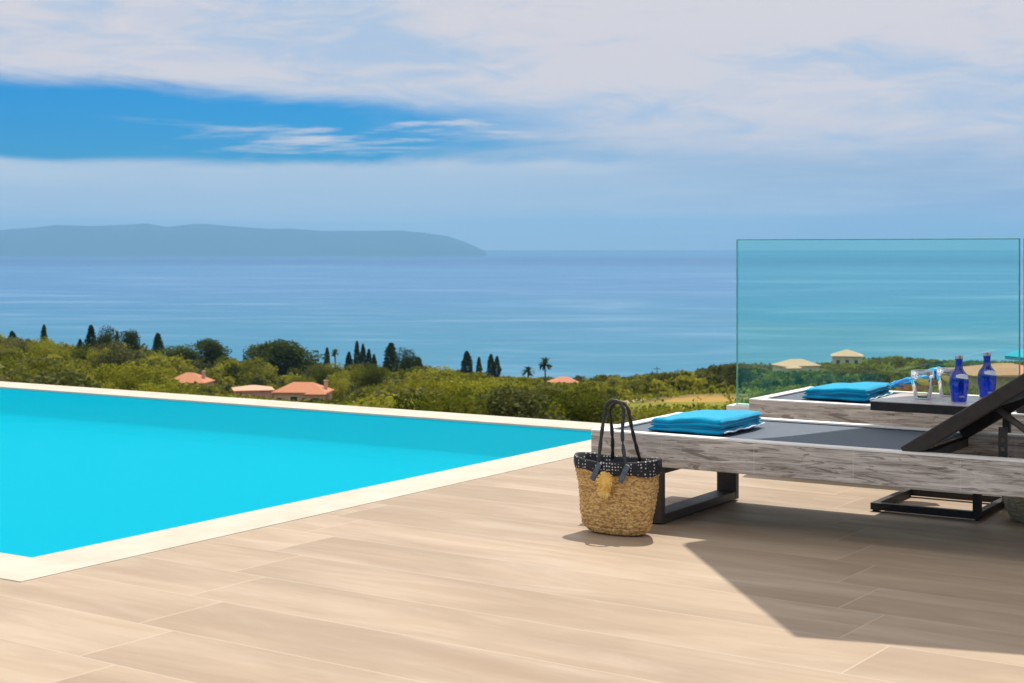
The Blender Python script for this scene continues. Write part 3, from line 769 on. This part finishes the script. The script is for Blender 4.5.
# ------------------------------------------------------------------ terrain
SEA = H - 131.0
AZP = [0, 300, 600, 900]
DT = [0, 15, 30, 100, 200, 300, 360, 450, 600, 700]
TAB = {0: [4.6, 4.8, 6, 11.5, 18.5, 24, 27, 30.5, 37, 44], 300: [4.6, 4.8, 6.4, 12.5, 22, 31, 35.5, 41, 51, 60],
       600: [4.6, 4.8, 6.2, 12, 21.3, 30, 34.5, 42, 54, 62], 900: [4.6, 4.8, 6, 11.3, 19.5, 27, 30, 34.5, 42.5, 50]}
def drop(px, D):
    vals = [np.interp(D, DT, TAB[k]) for k in AZP]
    return float(np.interp(px, AZP, vals))
RIDGE = lambda px: float(np.interp(px, [0, 300, 600, 740, 900], [560, 620, 640, 600, 560]))
def gz(X, Y):
    D = math.hypot(X, Y)
    if Y <= 1: px = 512 + (2000 if X > 0 else -2000)
    else: px = 512 + F * X / Y
    px = max(-400, min(1400, px))
    z = H - drop(px, D)
    amp = max(0.0, min(1.0, (D - 60) / 200))
    z += amp * (3.4 * mn.noise(Vector((X / 62, Y / 75, 0))) + 1.2 * mn.noise(Vector((X / 21, Y / 24, 5))))
    Rr = RIDGE(px) + 25 * mn.noise(Vector((X / 90, 0, 2)))
    if D > Rr: z -= ((D - Rr) / 200.0) ** 1.25 * 75
    return max(z, SEA - 6)
bm = bmesh.new(); az = []
a = -180.0
while a < 180:
    az.append(a); a += .45 if abs(a + .1) < 24 else 5
ds = [3.0] + [8 * (1.04 ** k) for k in range(1, 126)]
ds = [d_ for d_ in ds if d_ < 1100]
gr = [[bm.verts.new((d_ * math.sin(R(a)), d_ * math.cos(R(a)), gz(d_ * math.sin(R(a)), d_ * math.cos(R(a))))) for a in az] for d_ in ds]
for i in range(len(ds) - 1):
    for k in range(len(az)): bm.faces.new((gr[i][k], gr[i][(k + 1) % len(az)], gr[i + 1][(k + 1) % len(az)], gr[i + 1][k]))
bm.faces.new(gr[0])
bmesh.ops.recalc_face_normals(bm, faces=bm.faces)
ob = link('terrain', me_from(bm, smooth=True), 'ground'); tag(ob, 'dry green hillside running down to the coast', kind='structure')
if ob.data.polygons[0].normal.z < 0: ob.data.flip_normals()
bm = bmesh.new()
SR = 160000
vs = [bm.verts.new((SR * math.cos(2 * math.pi * k / 96), SR * math.sin(2 * math.pi * k / 96), SEA)) for k in range(96)]; bm.faces.new(vs)
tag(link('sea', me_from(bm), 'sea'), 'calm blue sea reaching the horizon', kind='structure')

# island across the water
PR = [(-420, 250), (-300, 236), (-160, 232), (-60, 233), (0, 230), (30, 228), (56, 225), (90, 226), (120, 225), (147, 223.5), (167, 227), (198, 223.5), (235, 226.5), (269, 229), (289, 228.6), (325, 231), (401, 230.5), (425, 233), (447, 236), (465, 242), (480, 248.5), (490, 254), (500, 256)]
DI = 30000.0
bm = bmesh.new(); rows = []
pxs = [-420 + i * 2.5 for i in range(int(905 / 2.5) + 1)]
for px in pxs:
    yt = np.interp(px, [q[0] for q in PR], [q[1] for q in PR]); col = []
    base = SEA - 20
    for s, hf in ((-1, 0), (-.8, .16), (-.6, .36), (-.4, .58), (-.2, .82), (0, 1), (.4, .6), (1, 0)):
        D = DI + s * 3400
        top_z = H + (249 - yt) / F * DI
        z = base + (top_z - base) * hf
        X = (px - 512) / F * DI
        if 0 < hf < 1: z += 60 * mn.noise(Vector((X / 900, D / 900, 0))) + 34 * mn.noise(Vector((X / 300, D / 300, 1)))
        if hf == 1: z += 7 * mn.noise(Vector((X / 260, 0, 1)))
        col.append(bm.verts.new((X * (1 + s * .02), D, max(z, base) if hf else base)))
    rows.append(col)
for i in range(len(rows) - 1):
    for j in range(7): bm.faces.new((rows[i][j], rows[i + 1][j], rows[i + 1][j + 1], rows[i][j + 1]))
tag(link('island_hills', me_from(bm, smooth=True), 'island'), 'long hazy blue island across the sea', kind='structure')

# ------------------------------------------------------------------ trees
rs = np.random.RandomState(7)
def leaf_mesh(name, centers, sizes, mat, tint=None, stretch=1.0, up=.0, nv=4):
    n = len(centers)
    nrm = rs.normal(size=(n, 3)); nrm[:, 2] += up; nrm /= np.linalg.norm(nrm, axis=1)[:, None]
    t1 = np.cross(nrm, rs.normal(size=(n, 3))); t1 /= np.linalg.norm(t1, axis=1)[:, None] + 1e-9
    t2 = np.cross(nrm, t1)
    s = np.asarray(sizes)[:, None]
    k = rs.uniform(.55, 1.2, size=(n, 4, 1))
    c = np.asarray(centers)[:, None, :]
    q = np.stack([-t1 * s, -t2 * s * .75, t1 * s, t2 * s * .75], 1) * k
    co = (c + q).reshape(-1, 3)
    return co
def mesh_from_quads(name, co, mat, tint=None):
    n = len(co) // 4
    me = bpy.data.meshes.new(name)
    me.vertices.add(len(co)); me.vertices.foreach_set('co', co.astype(np.float32).ravel())
    me.loops.add(len(co)); me.loops.foreach_set('vertex_index', np.arange(len(co), dtype=np.int32))
    me.polygons.add(n); me.polygons.foreach_set('loop_start', np.arange(0, len(co), 4, dtype=np.int32))
    try: me.polygons.foreach_set('loop_total', np.full(n, 4, dtype=np.int32))
    except Exception: pass
    me.update(calc_edges=True)
    at = me.attributes.new('tint', 'FLOAT', 'FACE'); at.data.foreach_set('value', (np.zeros(n) if tint is None else tint).astype(np.float32))
    me.materials.append(MAT[mat]); me.validate()
    return me
def crown_co(n, seed, size, shape='round', lobes=9):
    """unit crown: roughly 1 wide, 1 high, base at z=0.15"""
    r = np.random.RandomState(seed)
    if shape == 'cypress':
        z = r.beta(1.15, 1.25, n); w_ = .1 * np.sin(np.pi * np.clip(z * .86 + .13, 0, 1)) ** .6 * (1 - .25 * z)
        a = r.uniform(0, 2 * np.pi, n); rr = w_ * r.uniform(.55, 1.08, n) * (1 + .18 * np.sin(3 * a + z * 14 + seed))
        P = np.stack([rr * np.cos(a), rr * np.sin(a), .0 + z], 1)
        return P
    C = []
    for k in range(lobes):
        a = r.uniform(0, 2 * np.pi); q = r.uniform(.05, .30)
        if shape == 'pine': c = (q * 1.05 * np.cos(a), q * 1.05 * np.sin(a), r.uniform(.66, .80)); rad_ = np.array([r.uniform(.15, .24)] * 2 + [r.uniform(.10, .16)])
        else: c = (q * np.cos(a), q * np.sin(a), r.uniform(.30, .80)); rad_ = np.array([r.uniform(.16, .27)] * 2 + [r.uniform(.14, .24)])
        C.append((np.array(c), rad_))
    if shape != 'pine': C.append((np.array([0, 0, .5]), np.array([.3, .3, .3])))
    idx = r.randint(0, len(C), n)
    v = r.normal(size=(n, 3)); v /= np.linalg.norm(v, axis=1)[:, None]
    rad_ = r.uniform(.35, 1.1, n) ** .6
    cc = np.array([C[i][0] for i in idx]); ra = np.array([C[i][1] for i in idx])
    return cc + v * ra * rad_[:, None]
def trunk_mesh(seed, h=.5, r0=.035, limbs=4):
    bm = bmesh.new(); r = random.Random(seed)
    tube(bm, [(0, 0, -.08), (r.uniform(-.02, .02), r.uniform(-.02, .02), h * .5), (0, 0, h)], [r0 * 1.3, r0, r0 * .6], 7)
    for k in range(limbs):
        a = 2 * math.pi * k / limbs + r.uniform(-.4, .4)
        tube(bm, [(0, 0, h * r.uniform(.5, .8)), (.12 * math.cos(a), .12 * math.sin(a), h * 1.1), (.24 * math.cos(a), .24 * math.sin(a), h * 1.1 + .16)], [r0 * .6, r0 * .4, r0 * .15], 6)
    return me_from(bm, 'trunk')
rs = np.random.RandomState(11)
NEAR = [mesh_from_quads('crown', leaf_mesh('c', crown_co(4200, s, 1, lobes=8 + s % 5), rs.uniform(.014, .029, 4200), 'leaf', up=.4), 'leaf' if s % 3 else 'leaf_grey') for s in range(9)]
NEAR_T = [trunk_mesh(s) for s in range(4)]
FAR = [crown_co(230, 40 + s, 1, lobes=6) for s in range(10)]
CYP = [mesh_from_quads('crown', leaf_mesh('c', crown_co(2600, 60 + s, 1, 'cypress'), rs.uniform(.014, .028, 2600) , 'leaf_dark', up=.1), 'leaf_dark') for s in range(3)]
PIN = [mesh_from_quads('crown', leaf_mesh('c', crown_co(6500, 70 + s, 1, 'round', lobes=15), rs.uniform(.014, .03, 6500), 'leaf_pine', up=.5), 'leaf_pine') for s in range(2)]
CYP_T = trunk_mesh(90, .3, .03, 0); PIN_T = trunk_mesh(91, .62, .03, 5)

HOUSES = []   # (px, D, half width in m) clearings
def ground_at(px, D):
    Y = D / math.sqrt(1 + ((px - 512) / F) ** 2); X = (px - 512) / F * Y
    return Vector((X, Y, gz(X, Y)))
def spx(P): return 512 + F * P.x / P.y, 249 + F * (H - P.z) / P.y

# --- houses first, so that the wood leaves them room
def house(name, px, D, wdt, dep, hgt, roof_h, wall, tile, rot, label, wins, cat='house', ytop=None, hip=True, chim=None, wing=None):
    P = ground_at(px, D)
    if ytop is not None: P.z = H - (ytop - 249) / F * P.y - hgt - roof_h
    t = empty(name, P, R(rot), label, cat)
    bm = bmesh.new(); bx(bm, -wdt / 2, wdt / 2, -dep / 2, dep / 2, -6, hgt)
    link('wall', me_from(bm), wall, t)
    def roof(x0, x1, y0, y1, z, h_, hip_):
        bm = bmesh.new(); o_ = .45
        x0 -= o_; x1 += o_; y0 -= o_; y1 += o_
        b = [bm.verts.new(v) for v in ((x0, y0, z), (x1, y0, z), (x1, y1, z), (x0, y1, z))]
        b2 = [bm.verts.new(v) for v in ((x0, y0, z - .18), (x1, y0, z - .18), (x1, y1, z - .18), (x0, y1, z - .18))]
        ins = min((y1 - y0) / 2, (x1 - x0) / 2 - .1) if hip_ else 0
        r0 = bm.verts.new((x0 + ins, (y0 + y1) / 2, z + h_)); r1 = bm.verts.new((x1 - ins, (y0 + y1) / 2, z + h_))
        bm.faces.new((b[0], b[1], r1, r0)); bm.faces.new((b[2], b[3], r0, r1)); bm.faces.new((b[1], b[2], r1)); bm.faces.new((b[3], b[0], r0))
        for i in range(4): bm.faces.new((b[i], b2[i], b2[(i + 1) % 4], b[(i + 1) % 4]))
        bm.faces.new(b2[::-1]); bmesh.ops.recalc_face_normals(bm, faces=bm.faces)
        return link('roof', me_from(bm), tile, t)
    rf = roof(-wdt / 2, wdt / 2, -dep / 2, dep / 2, hgt + .18, roof_h - .18, hip)
    if chim is not None:
        bm = bmesh.new(); bx(bm, chim - .35, chim + .35, -.3, .3, hgt + .3, hgt + roof_h + .3); bx(bm, chim - .45, chim + .45, -.4, .4, hgt + roof_h + .303, hgt + roof_h + .42)
        link('chimney', me_from(bm), wall, rf)
    if wing:
        x0, x1, y0, y1, wh, rh = wing
        bm = bmesh.new(); bx(bm, x0, x1, y0, y1, -6, wh); link('wing_wall', me_from(bm), wall, t); roof(x0, x1, y0, y1, wh + .18, rh, True)
    yf = -dep / 2 if not wing else min(-dep / 2, 0)
    for (x, z, ww, hh, kind_) in wins:
        y_ = -dep / 2
        if wing and wing[0] <= x <= wing[1]: y_ = wing[2]
        bm = bmesh.new(); bx(bm, x - ww / 2, x + ww / 2, y_ - .04, y_ - .002, z, z + hh)
        o = link(kind_, me_from(bm), 'window', t)
        bm = bmesh.new()
        bx(bm, x - ww / 2 - .12, x - ww / 2 - .003, y_ - .07, y_ - .001, z - .1, z + hh + .12); bx(bm, x + ww / 2 + .003, x + ww / 2 + .12, y_ - .07, y_ - .001, z - .1, z + hh + .12)
        bx(bm, x - ww / 2 - .002, x + ww / 2 + .002, y_ - .07, y_ - .001, z + hh + .003, z + hh + .12)
        link('surround', me_from(bm), 'frame_w', o)
    HOUSES.append((px, D, max(wdt, dep) * .62 + 1.5))
    return t
W_, DR = 'window', 'door'
house('hillside_house', 190, 375, 9, 7, 3.0, 2.3, 'w_peach', 'tile_red', -8, 'small house with orange hipped roof, half hidden by trees at the far left', [(-2.6, 1, 1, 1.3, W_), (0, .2, 1, 2, DR), (2.6, 1, 1, 1.3, W_)], ytop=372.5, chim=3.4)
house('hillside_house', 253, 345, 8.0, 7, 3.6, 1.0, 'w_pink', 'tile_pink', 14, 'pink plastered house just left of the house with two orange roofs', [(-2.6, 1, .9, 1.2, W_), (2.6, 1, .9, 1.2, W_)], ytop=385)
house('hillside_house', 303, 335, 11.2, 7, 3.0, 2.1, 'w_peach', 'tile_red', -5, 'peach house with orange tiled roof, forward wing and chimney behind the pool edge', [(-4.4, .6, 1.2, 1.4, W_), (-1.2, .1, 1.5, 2.2, DR), (1.1, .6, .9, 1.4, W_), (4.0, .8, 1.5, 1.4, W_)], ytop=382, chim=5.0, wing=(1.9, 5.6, -5.0, 0, 2.8, 1.5))
house('hillside_house', 564, 520, 9.5, 7, 3.0, 2.0, 'w_cream', 'tile_red', 8, 'low house with red roof among trees just right of the palms', [(-2.6, 1, 1, 1.3, W_), (2.6, 1, 1, 1.3, W_)], ytop=376.5)
house('hillside_house', 796, 430, 10.6, 7, 3.2, 1.8, 'w_cream', 'tile_pink', 18, 'long pale house with flat pink roof seen through the glass', [(-3.4, 1, 1, 1.3, W_), (-.6, .2, 1, 2, DR), (2.5, 1, 1, 1.3, W_)], ytop=359, wing=(-5.2, -1.5, -5.4, 0, 2.8, 1.2))
house('hillside_house', 847, 470, 8.6, 8, 5.2, 1.9, 'w_cream', 'tile_pink', -12, 'taller two storey cream house with pyramid roof seen through the glass', [(-2.6, 2.9, 1, 1.4, W_), (0, 2.9, 1, 1.4, W_), (2.6, 2.9, 1, 1.4, W_), (-2.6, .5, 1, 1.4, W_), (2.6, .5, 1, 1.4, W_)], ytop=349.5)
house('stone_house', 1004, 170, 9.5, 8, 3.6, 1.1, 'w_stone', 'tile_red', 6, 'ochre stone house with terracotta roof behind the blue bottles', [(-3.6, .8, .9, 1.3, W_), (-1.4, .8, .9, 1.3, W_), (1.2, .1, 1.1, 2.1, DR), (3.4, .8, .9, 1.3, W_)], ytop=363)

# turquoise parasol in the garden beyond the glass, and a small white one by the orange roofed house
def small_parasol(px, D, yt, rad_, mat, label):
    P = ground_at(px, D); top = H - (yt - 249) / F * P.y
    t = empty('garden_parasol', P, 0, label, 'parasol')
    h_ = top - P.z
    bm = bmesh.new(); n = 8
    ap = bm.verts.new((0, 0, h_)); rr = [bm.verts.new((rad_ * math.cos(2 * math.pi * k / n), rad_ * math.sin(2 * math.pi * k / n), h_ - rad_ * .34)) for k in range(n)]
    r2 = [bm.verts.new((rad_ * math.cos(2 * math.pi * k / n), rad_ * math.sin(2 * math.pi * k / n), h_ - rad_ * .34 - .12)) for k in range(n)]
    for k in range(n): bm.faces.new((ap, rr[k], rr[(k + 1) % n])); bm.faces.new((rr[k], r2[k], r2[(k + 1) % n], rr[(k + 1) % n]))
    link('canopy', me_from(bm), mat, t)
    bm = bmesh.new(); tube(bm, [(0, 0, 0), (0, 0, h_)], .03, 8); link('pole', me_from(bm), 'metal', t)
small_parasol(1047, 62, 341.5, 1.6, 'turq_canvas', 'turquoise garden parasol below the terrace at the right edge of the glass')
small_parasol(369, 330, 388, 1.4, 'plaster', 'small white parasol in a garden right of the orange roofed house')

for px, D, yt in ((657, 335, 366.5), (678, 350, 369)):
    P = ground_at(px, D); hp_ = H - (yt - 249) / F * P.y - P.z
    t = empty('utility_pole', P, R(20), 'thin wooden utility pole on the scrubby slope, ' + ('nearer the bag handles' if px == 657 else 'nearer the glass'), 'pole', 'utility poles on the slope')
    bm = bmesh.new(); tube(bm, [(0, 0, -1), (0, 0, hp_)], [.14, .09], 8); link('post', me_from(bm, smooth=True), 'bark', t)
    bm = bmesh.new(); bx(bm, -.8, .8, -.05, .05, hp_ - .55, hp_ - .43); link('crossarm', me_from(bm), 'bark', t)
def tree(name, P, h, wd, crown, trunk, label, cat, group):
    t = empty(name, P, rs.uniform(0, 6.28), label, cat, group)
    c = link('crown', crown, None, t); c.scale = (wd, wd, h) if cat != 'cypress' else (wd * 5, wd * 5, h)
    k = link('trunk', trunk, 'bark', t); k.scale = (max(wd * .8, h * .4), max(wd * .8, h * .4), h)
    return t
occ = []
CY = [(44, 324.5, 5), (91, 325, 7.5), (80, 339, 5), (117, 331, 4), (158, 333, 8), (12, 331, 7), (327, 347.5, 5), (357, 341, 5), (363, 344, 5), (369, 349, 5), (349, 352, 6), (374, 354, 4.5), (391, 343, 11), (418, 357, 9), (467, 351, 8), (479, 357, 4.5), (491, 354, 6), (497, 356, 5)]
CL = ['lone cypress standing up from the woodland skyline at the far left', 'tall dark cypress, thickest of the left skyline group', 'short cypress just left of the thick left skyline cypress', 'very slim cypress in the middle of the left skyline group', 'dark cypress at the right end of the left skyline group', 'bushy dark cypress nearest the left edge of the photograph',
      'slim cypress just right of the big round pine', 'tallest spire of the cypress cluster between the big pine and the broad cypress', 'second spire of the middle cypress cluster, touching the tallest one', 'third spire in the middle cypress cluster, right of the two tallest', 'low broad cypress at the left foot of the middle cluster', 'short cypress at the right end of the middle cluster', 'broadest tall cypress at the centre of the skyline', 'shorter broad cypress right of the broadest one', 'tallest cypress of the group left of the palms', 'short slim cypress in the group left of the palms', 'slim cypress, left of the touching pair near the palms', 'slim cypress, right of the touching pair near the palms']
for (px, yt, wpx), lb in zip(CY, CL):
    D = 500 if px < 300 else (520 if px < 400 else 540)
    P = ground_at(px, D); top = H - (yt - 249) / F * P.y; h = top - P.z
    if h < 7: P.z = top - 7; h = 7
    tree('cypress_tree', P, h, wpx / F * P.y * 1.6, CYP[rs.randint(3)], CYP_T, lb, 'cypress', 'cypresses on the woodland skyline')
PN = [(131, 330, 20, 'leaning dark pine right of the left skyline cypresses'), (186, 344, 44, 'wide dark pine left of the bright domed pine'), (214, 339, 34, 'domed pine with ragged top behind the orange hipped roof'), (263, 344, 44, 'dark left half of the pair of big round pines'), (291, 340.5, 62, 'biggest round pine on the skyline'), (104, 327, 20, 'loose topped pine between the slim and the thick cypress'), (406, 349, 20, 'small dark pine behind the two broad cypresses')]
for px, yt, wpx, lb in PN:
    P = ground_at(px, 470); top = H - (yt - 249) / F * P.y; h = max(top - P.z, wpx / F * P.y * .62)
    P.z = top - h
    tree('pine_tree', P, h * 1.03, wpx / F * P.y * 1.42, PIN[rs.randint(2)], PIN_T, lb, 'pine', 'pines on the woodland skyline')
# palms
def palm(px, D, yt, wpx, label):
    P = ground_at(px, D); top = H - (yt - 249) / F * P.y; h = top - P.z; L = wpx / F * P.y * .56
    t = empty('palm_tree', P, 0, label, 'palm', 'palms on the woodland skyline')
    bm = bmesh.new(); tube(bm, [(0, 0, -.5), (.1, 0, h * .5), (0, 0, h - L * .8)], [.32, .25, .22], 8); link('trunk', me_from(bm), 'bark', t)
    q = []
    for k in range(46):
        a = rs.uniform(0, 6.28); e = rs.uniform(-.6, 1.25); pr0 = np.array([0, 0, h - L * .8]); dv = np.array([math.cos(a) * math.cos(e), math.sin(a) * math.cos(e), math.sin(e)])
        sd = np.array([-math.sin(a), math.cos(a), 0]) * L * .14
        for s in range(5):
            p1 = pr0 + dv * L * .2; dv = dv + np.array([0, 0, -.16 - .05 * s]); dv /= np.linalg.norm(dv)
            q += [pr0 - sd, pr0 + sd, p1 + sd * (1 - s * .1), p1 - sd * (1 - s * .1)]; pr0 = p1
    link('crown', mesh_from_quads('palm', np.array(q), 'leaf_dark'), None, t)
palm(545, 480, 357.5, 15, 'taller palm with open crown left of the low red roofed house')
palm(528, 480, 365, 14, 'shorter bushy palm left of the taller palm')
palm(335, 500, 349, 9, 'small palm beside the slim cypress right of the big pine')

# woodland
YL_P = [0, 140, 165, 200, 280, 335, 360, 385, 410, 435, 470, 500, 540, 590, 618, 640, 748, 775, 900, 1100]
YL_Y = [352, 362, 384, 392, 402, 400, 388, 384, 378, 364, 367, 376, 384, 386, 404, 408, 408, 390, 386, 382]
COP = lambda px: 382 + .0705 * px if px < 640 else 999
SKY_P = [-60, 0, 60, 90, 125, 150, 170, 200, 235, 260, 300, 340, 375, 400, 430, 500, 560, 580, 640, 690, 720, 742, 780, 840, 885, 930, 1000, 1100]
SKY_Y = [332, 333, 338, 338, 336, 345, 349, 344, 350, 354, 354, 358, 358, 353, 364, 376, 378, 375, 374, 371, 365, 361, 364, 362, 355, 360, 362, 362]
cand = []
rr = random.Random(5)
cell = {}
def free(X, Y, r):
    i, j = int(X // 8), int(Y // 8)
    for a_ in (-1, 0, 1):
        for b_ in (-1, 0, 1):
            for (x2, y2, r2) in cell.get((i + a_, j + b_), ()):
                if (X - x2) ** 2 + (Y - y2) ** 2 < (r + r2) ** 2 * .62: return False
    cell.setdefault((i, j), []).append((X, Y, r)); return True
for _ in range(60000):
    px = rr.uniform(-90, 1150); D = math.sqrt(rr.uniform(45 ** 2, 640 ** 2))
    P = ground_at(px, D)
    if D > RIDGE(px) + 30: continue
    h = rr.choice((rr.uniform(3.2, 5.5), rr.uniform(5.5, 10))); wd = h * rr.uniform(.85, 1.25)
    if D > 300 and rr.random() < .3: h = rr.uniform(2, 3.6); wd = h * 1.5
    # open ground: field, sandy tracks, thinner scrub on the right
    if 585 < px < 770 and D > 180:
        if D < 268: continue
        if rr.random() < .25: continue
        h *= .72; wd = h * 1.3
    if (P.x - 19) ** 2 / 49 + (P.y - 290) ** 2 / 700 < 1 or (P.x - 36) ** 2 / 70 + (P.y - 300) ** 2 / 260 < 1: continue
    skip = False
    for (hx, hD, hw) in HOUSES:
        hp = F * hw / hD
        if abs(px - hx) < hp + F * wd * .3 / D:
            if hD - hw < D < hD + hw: skip = True
            elif D < hD and D > hD * .45:
                # keep the house walls in view
                topy = 249 + F * (H - P.z - h) / P.y
                base = {190: 384, 253: 398, 303: 400, 564: 382.5, 796: 370, 847: 362, 1004: 384}[hx]
                if topy < base: h = (P.z * -1 + H - (base + rr.uniform(0, 2) - 249) * P.y / F)
                if h < 1.3: skip = True
    if skip: continue
    yt = 249 + F * (H - P.z - h) / P.y
    lim = np.interp(px, YL_P, YL_Y) if D < 290 else np.interp(px, SKY_P, SKY_Y) + (rr.uniform(-2, 7))
    if D < 290: lim += rr.uniform(-3, 15)
    if yt < lim - (18 if rr.random() < .35 else 60): continue
    if yt < lim:
        h = H - P.z - (lim - 249) * P.y / F; yt = lim
        if h < 1.4: continue
        wd = min(wd, h * 1.9)
    if yt > COP(px) + 4 or (px > 640 and yt > 436): continue
    if not free(P.x, P.y, wd * .5): continue
    cand.append((F * wd / P.y * min(1.0, h / wd), P, h, wd, px, yt))
cand.sort(key=lambda c: -c[0] if 0 < c[4] < 1024 else 0)
NI = 280
REG = [(170, 'left of the orange hipped roof'), (340, 'behind the pink and orange roofed houses'), (430, 'below the broad central cypresses'), (520, 'below the cypress group left of the palms'), (612, 'between the palms and the bag handles'), (742, 'on the scrubby slope by the ochre field'), (9999, 'behind the glass balustrade')]
seen_ = set()
for (s_, P, h, wd, px, yt) in cand[:NI]:
    reg = next(r_ for lim_, r_ in REG if px < lim_)
    k_ = rs.randint(9); grey = (k_ % 3 == 0)
    kd = 'silvery grey-green olive tree' if grey else 'leafy yellow-green tree'
    ps = 'nearer' if P.y < 210 else 'farther'
    lb = ('largest ' if (kd, reg) not in seen_ else ps + ' ') + kd + ' ' + reg; seen_.add((kd, reg))
    tree('olive_tree' if grey else 'bushy_tree', P, h, wd, NEAR[k_], NEAR_T[rs.randint(4)], lb, 'olive tree' if grey else 'tree', ps + ' ' + kd + 's ' + reg)
rest = cand[NI:]
for nm, mt, sel, lb in (('distant_wood', 'leaf', lambda i: i % 4 != 0, 'dense yellow-green woodland covering the far hillside'), ('distant_olive_grove', 'leaf_grey', lambda i: i % 4 == 0, 'grey-green olive grove scattered through the far hillside')):
    cos, tin = [], []
    for i, (s_, P, h, wd, px, yt) in enumerate(rest):
        if not sel(i): continue
        big = s_ > 14
        base = FAR[rs.randint(10)]
        if not big: base = base[::2]
        a = rs.uniform(0, 6.28); ca, sa = math.cos(a), math.sin(a)
        c = np.stack([(base[:, 0] * ca - base[:, 1] * sa) * wd, (base[:, 0] * sa + base[:, 1] * ca) * wd, base[:, 2] * h - .04 * h], 1) + np.array(P)
        co = leaf_mesh('f', c, rs.uniform(.05, .10, len(c)) * wd * (1 if big else 1.35), mt, up=.4)
        cos.append(co); tin.append(np.full(len(c), rs.uniform(0, 1)))
    o = link(nm, mesh_from_quads(nm, np.concatenate(cos), mt, np.concatenate(tin)))
    tag(o, lb, 'woodland', kind='stuff')
# low scrub between the trees
cs, sz = [], []
for _ in range(52000):
    px = rr.uniform(-90, 1150); D = math.sqrt(rr.uniform(40 ** 2, 620 ** 2))
    P = ground_at(px, D)
    if 612 < px < 752 and 185 < D < 262 and rr.random() < .93: continue
    if rr.random() < .45 and mn.noise(Vector((P.x / 14, P.y / 20, 1))) < .0: continue
    y_ = 249 + F * (H - P.z) / P.y
    if y_ > COP(px) + 8: continue
    s = rr.uniform(.25, .6) * min(1.5, .15 + D / 330)
    for q in range(3): cs.append((P.x + rr.uniform(-.6, .6), P.y + rr.uniform(-.6, .6), P.z + rr.uniform(.1, .8))); sz.append(s)
co = leaf_mesh('s', np.array(cs), np.array(sz), 'leaf', up=.6)
tag(link('ground_scrub', mesh_from_quads('scrub', co, 'leaf', np.repeat(rs.uniform(0, 1, len(cs) // 3 + 1), 3)[:len(cs)])), 'low green scrub between the trees', 'scrub', kind='stuff')
print('trees', len(cand), 'leaves', len(co))

# ------------------------------------------------------------------ haze
bm = bmesh.new(); bx(bm, -45000, 45000, -3000, 34500, SEA - 8, 560)
m = bpy.data.materials.new('sea_haze'); m.use_nodes = True; t = NT(m.node_tree); t.n.clear()
pv = t.new('ShaderNodeVolumePrincipled'); pv.inputs['Color'].default_value = (.29, .635, 1.0, 1); pv.inputs['Density'].default_value = 4.6e-5; pv.inputs['Anisotropy'].default_value = .2
t.l.new(pv.outputs[0], t.new('ShaderNodeOutputMaterial').inputs['Volume'])
o = link('haze', me_from(bm), m); tag(o, 'thin sea haze over the water', kind='stuff')
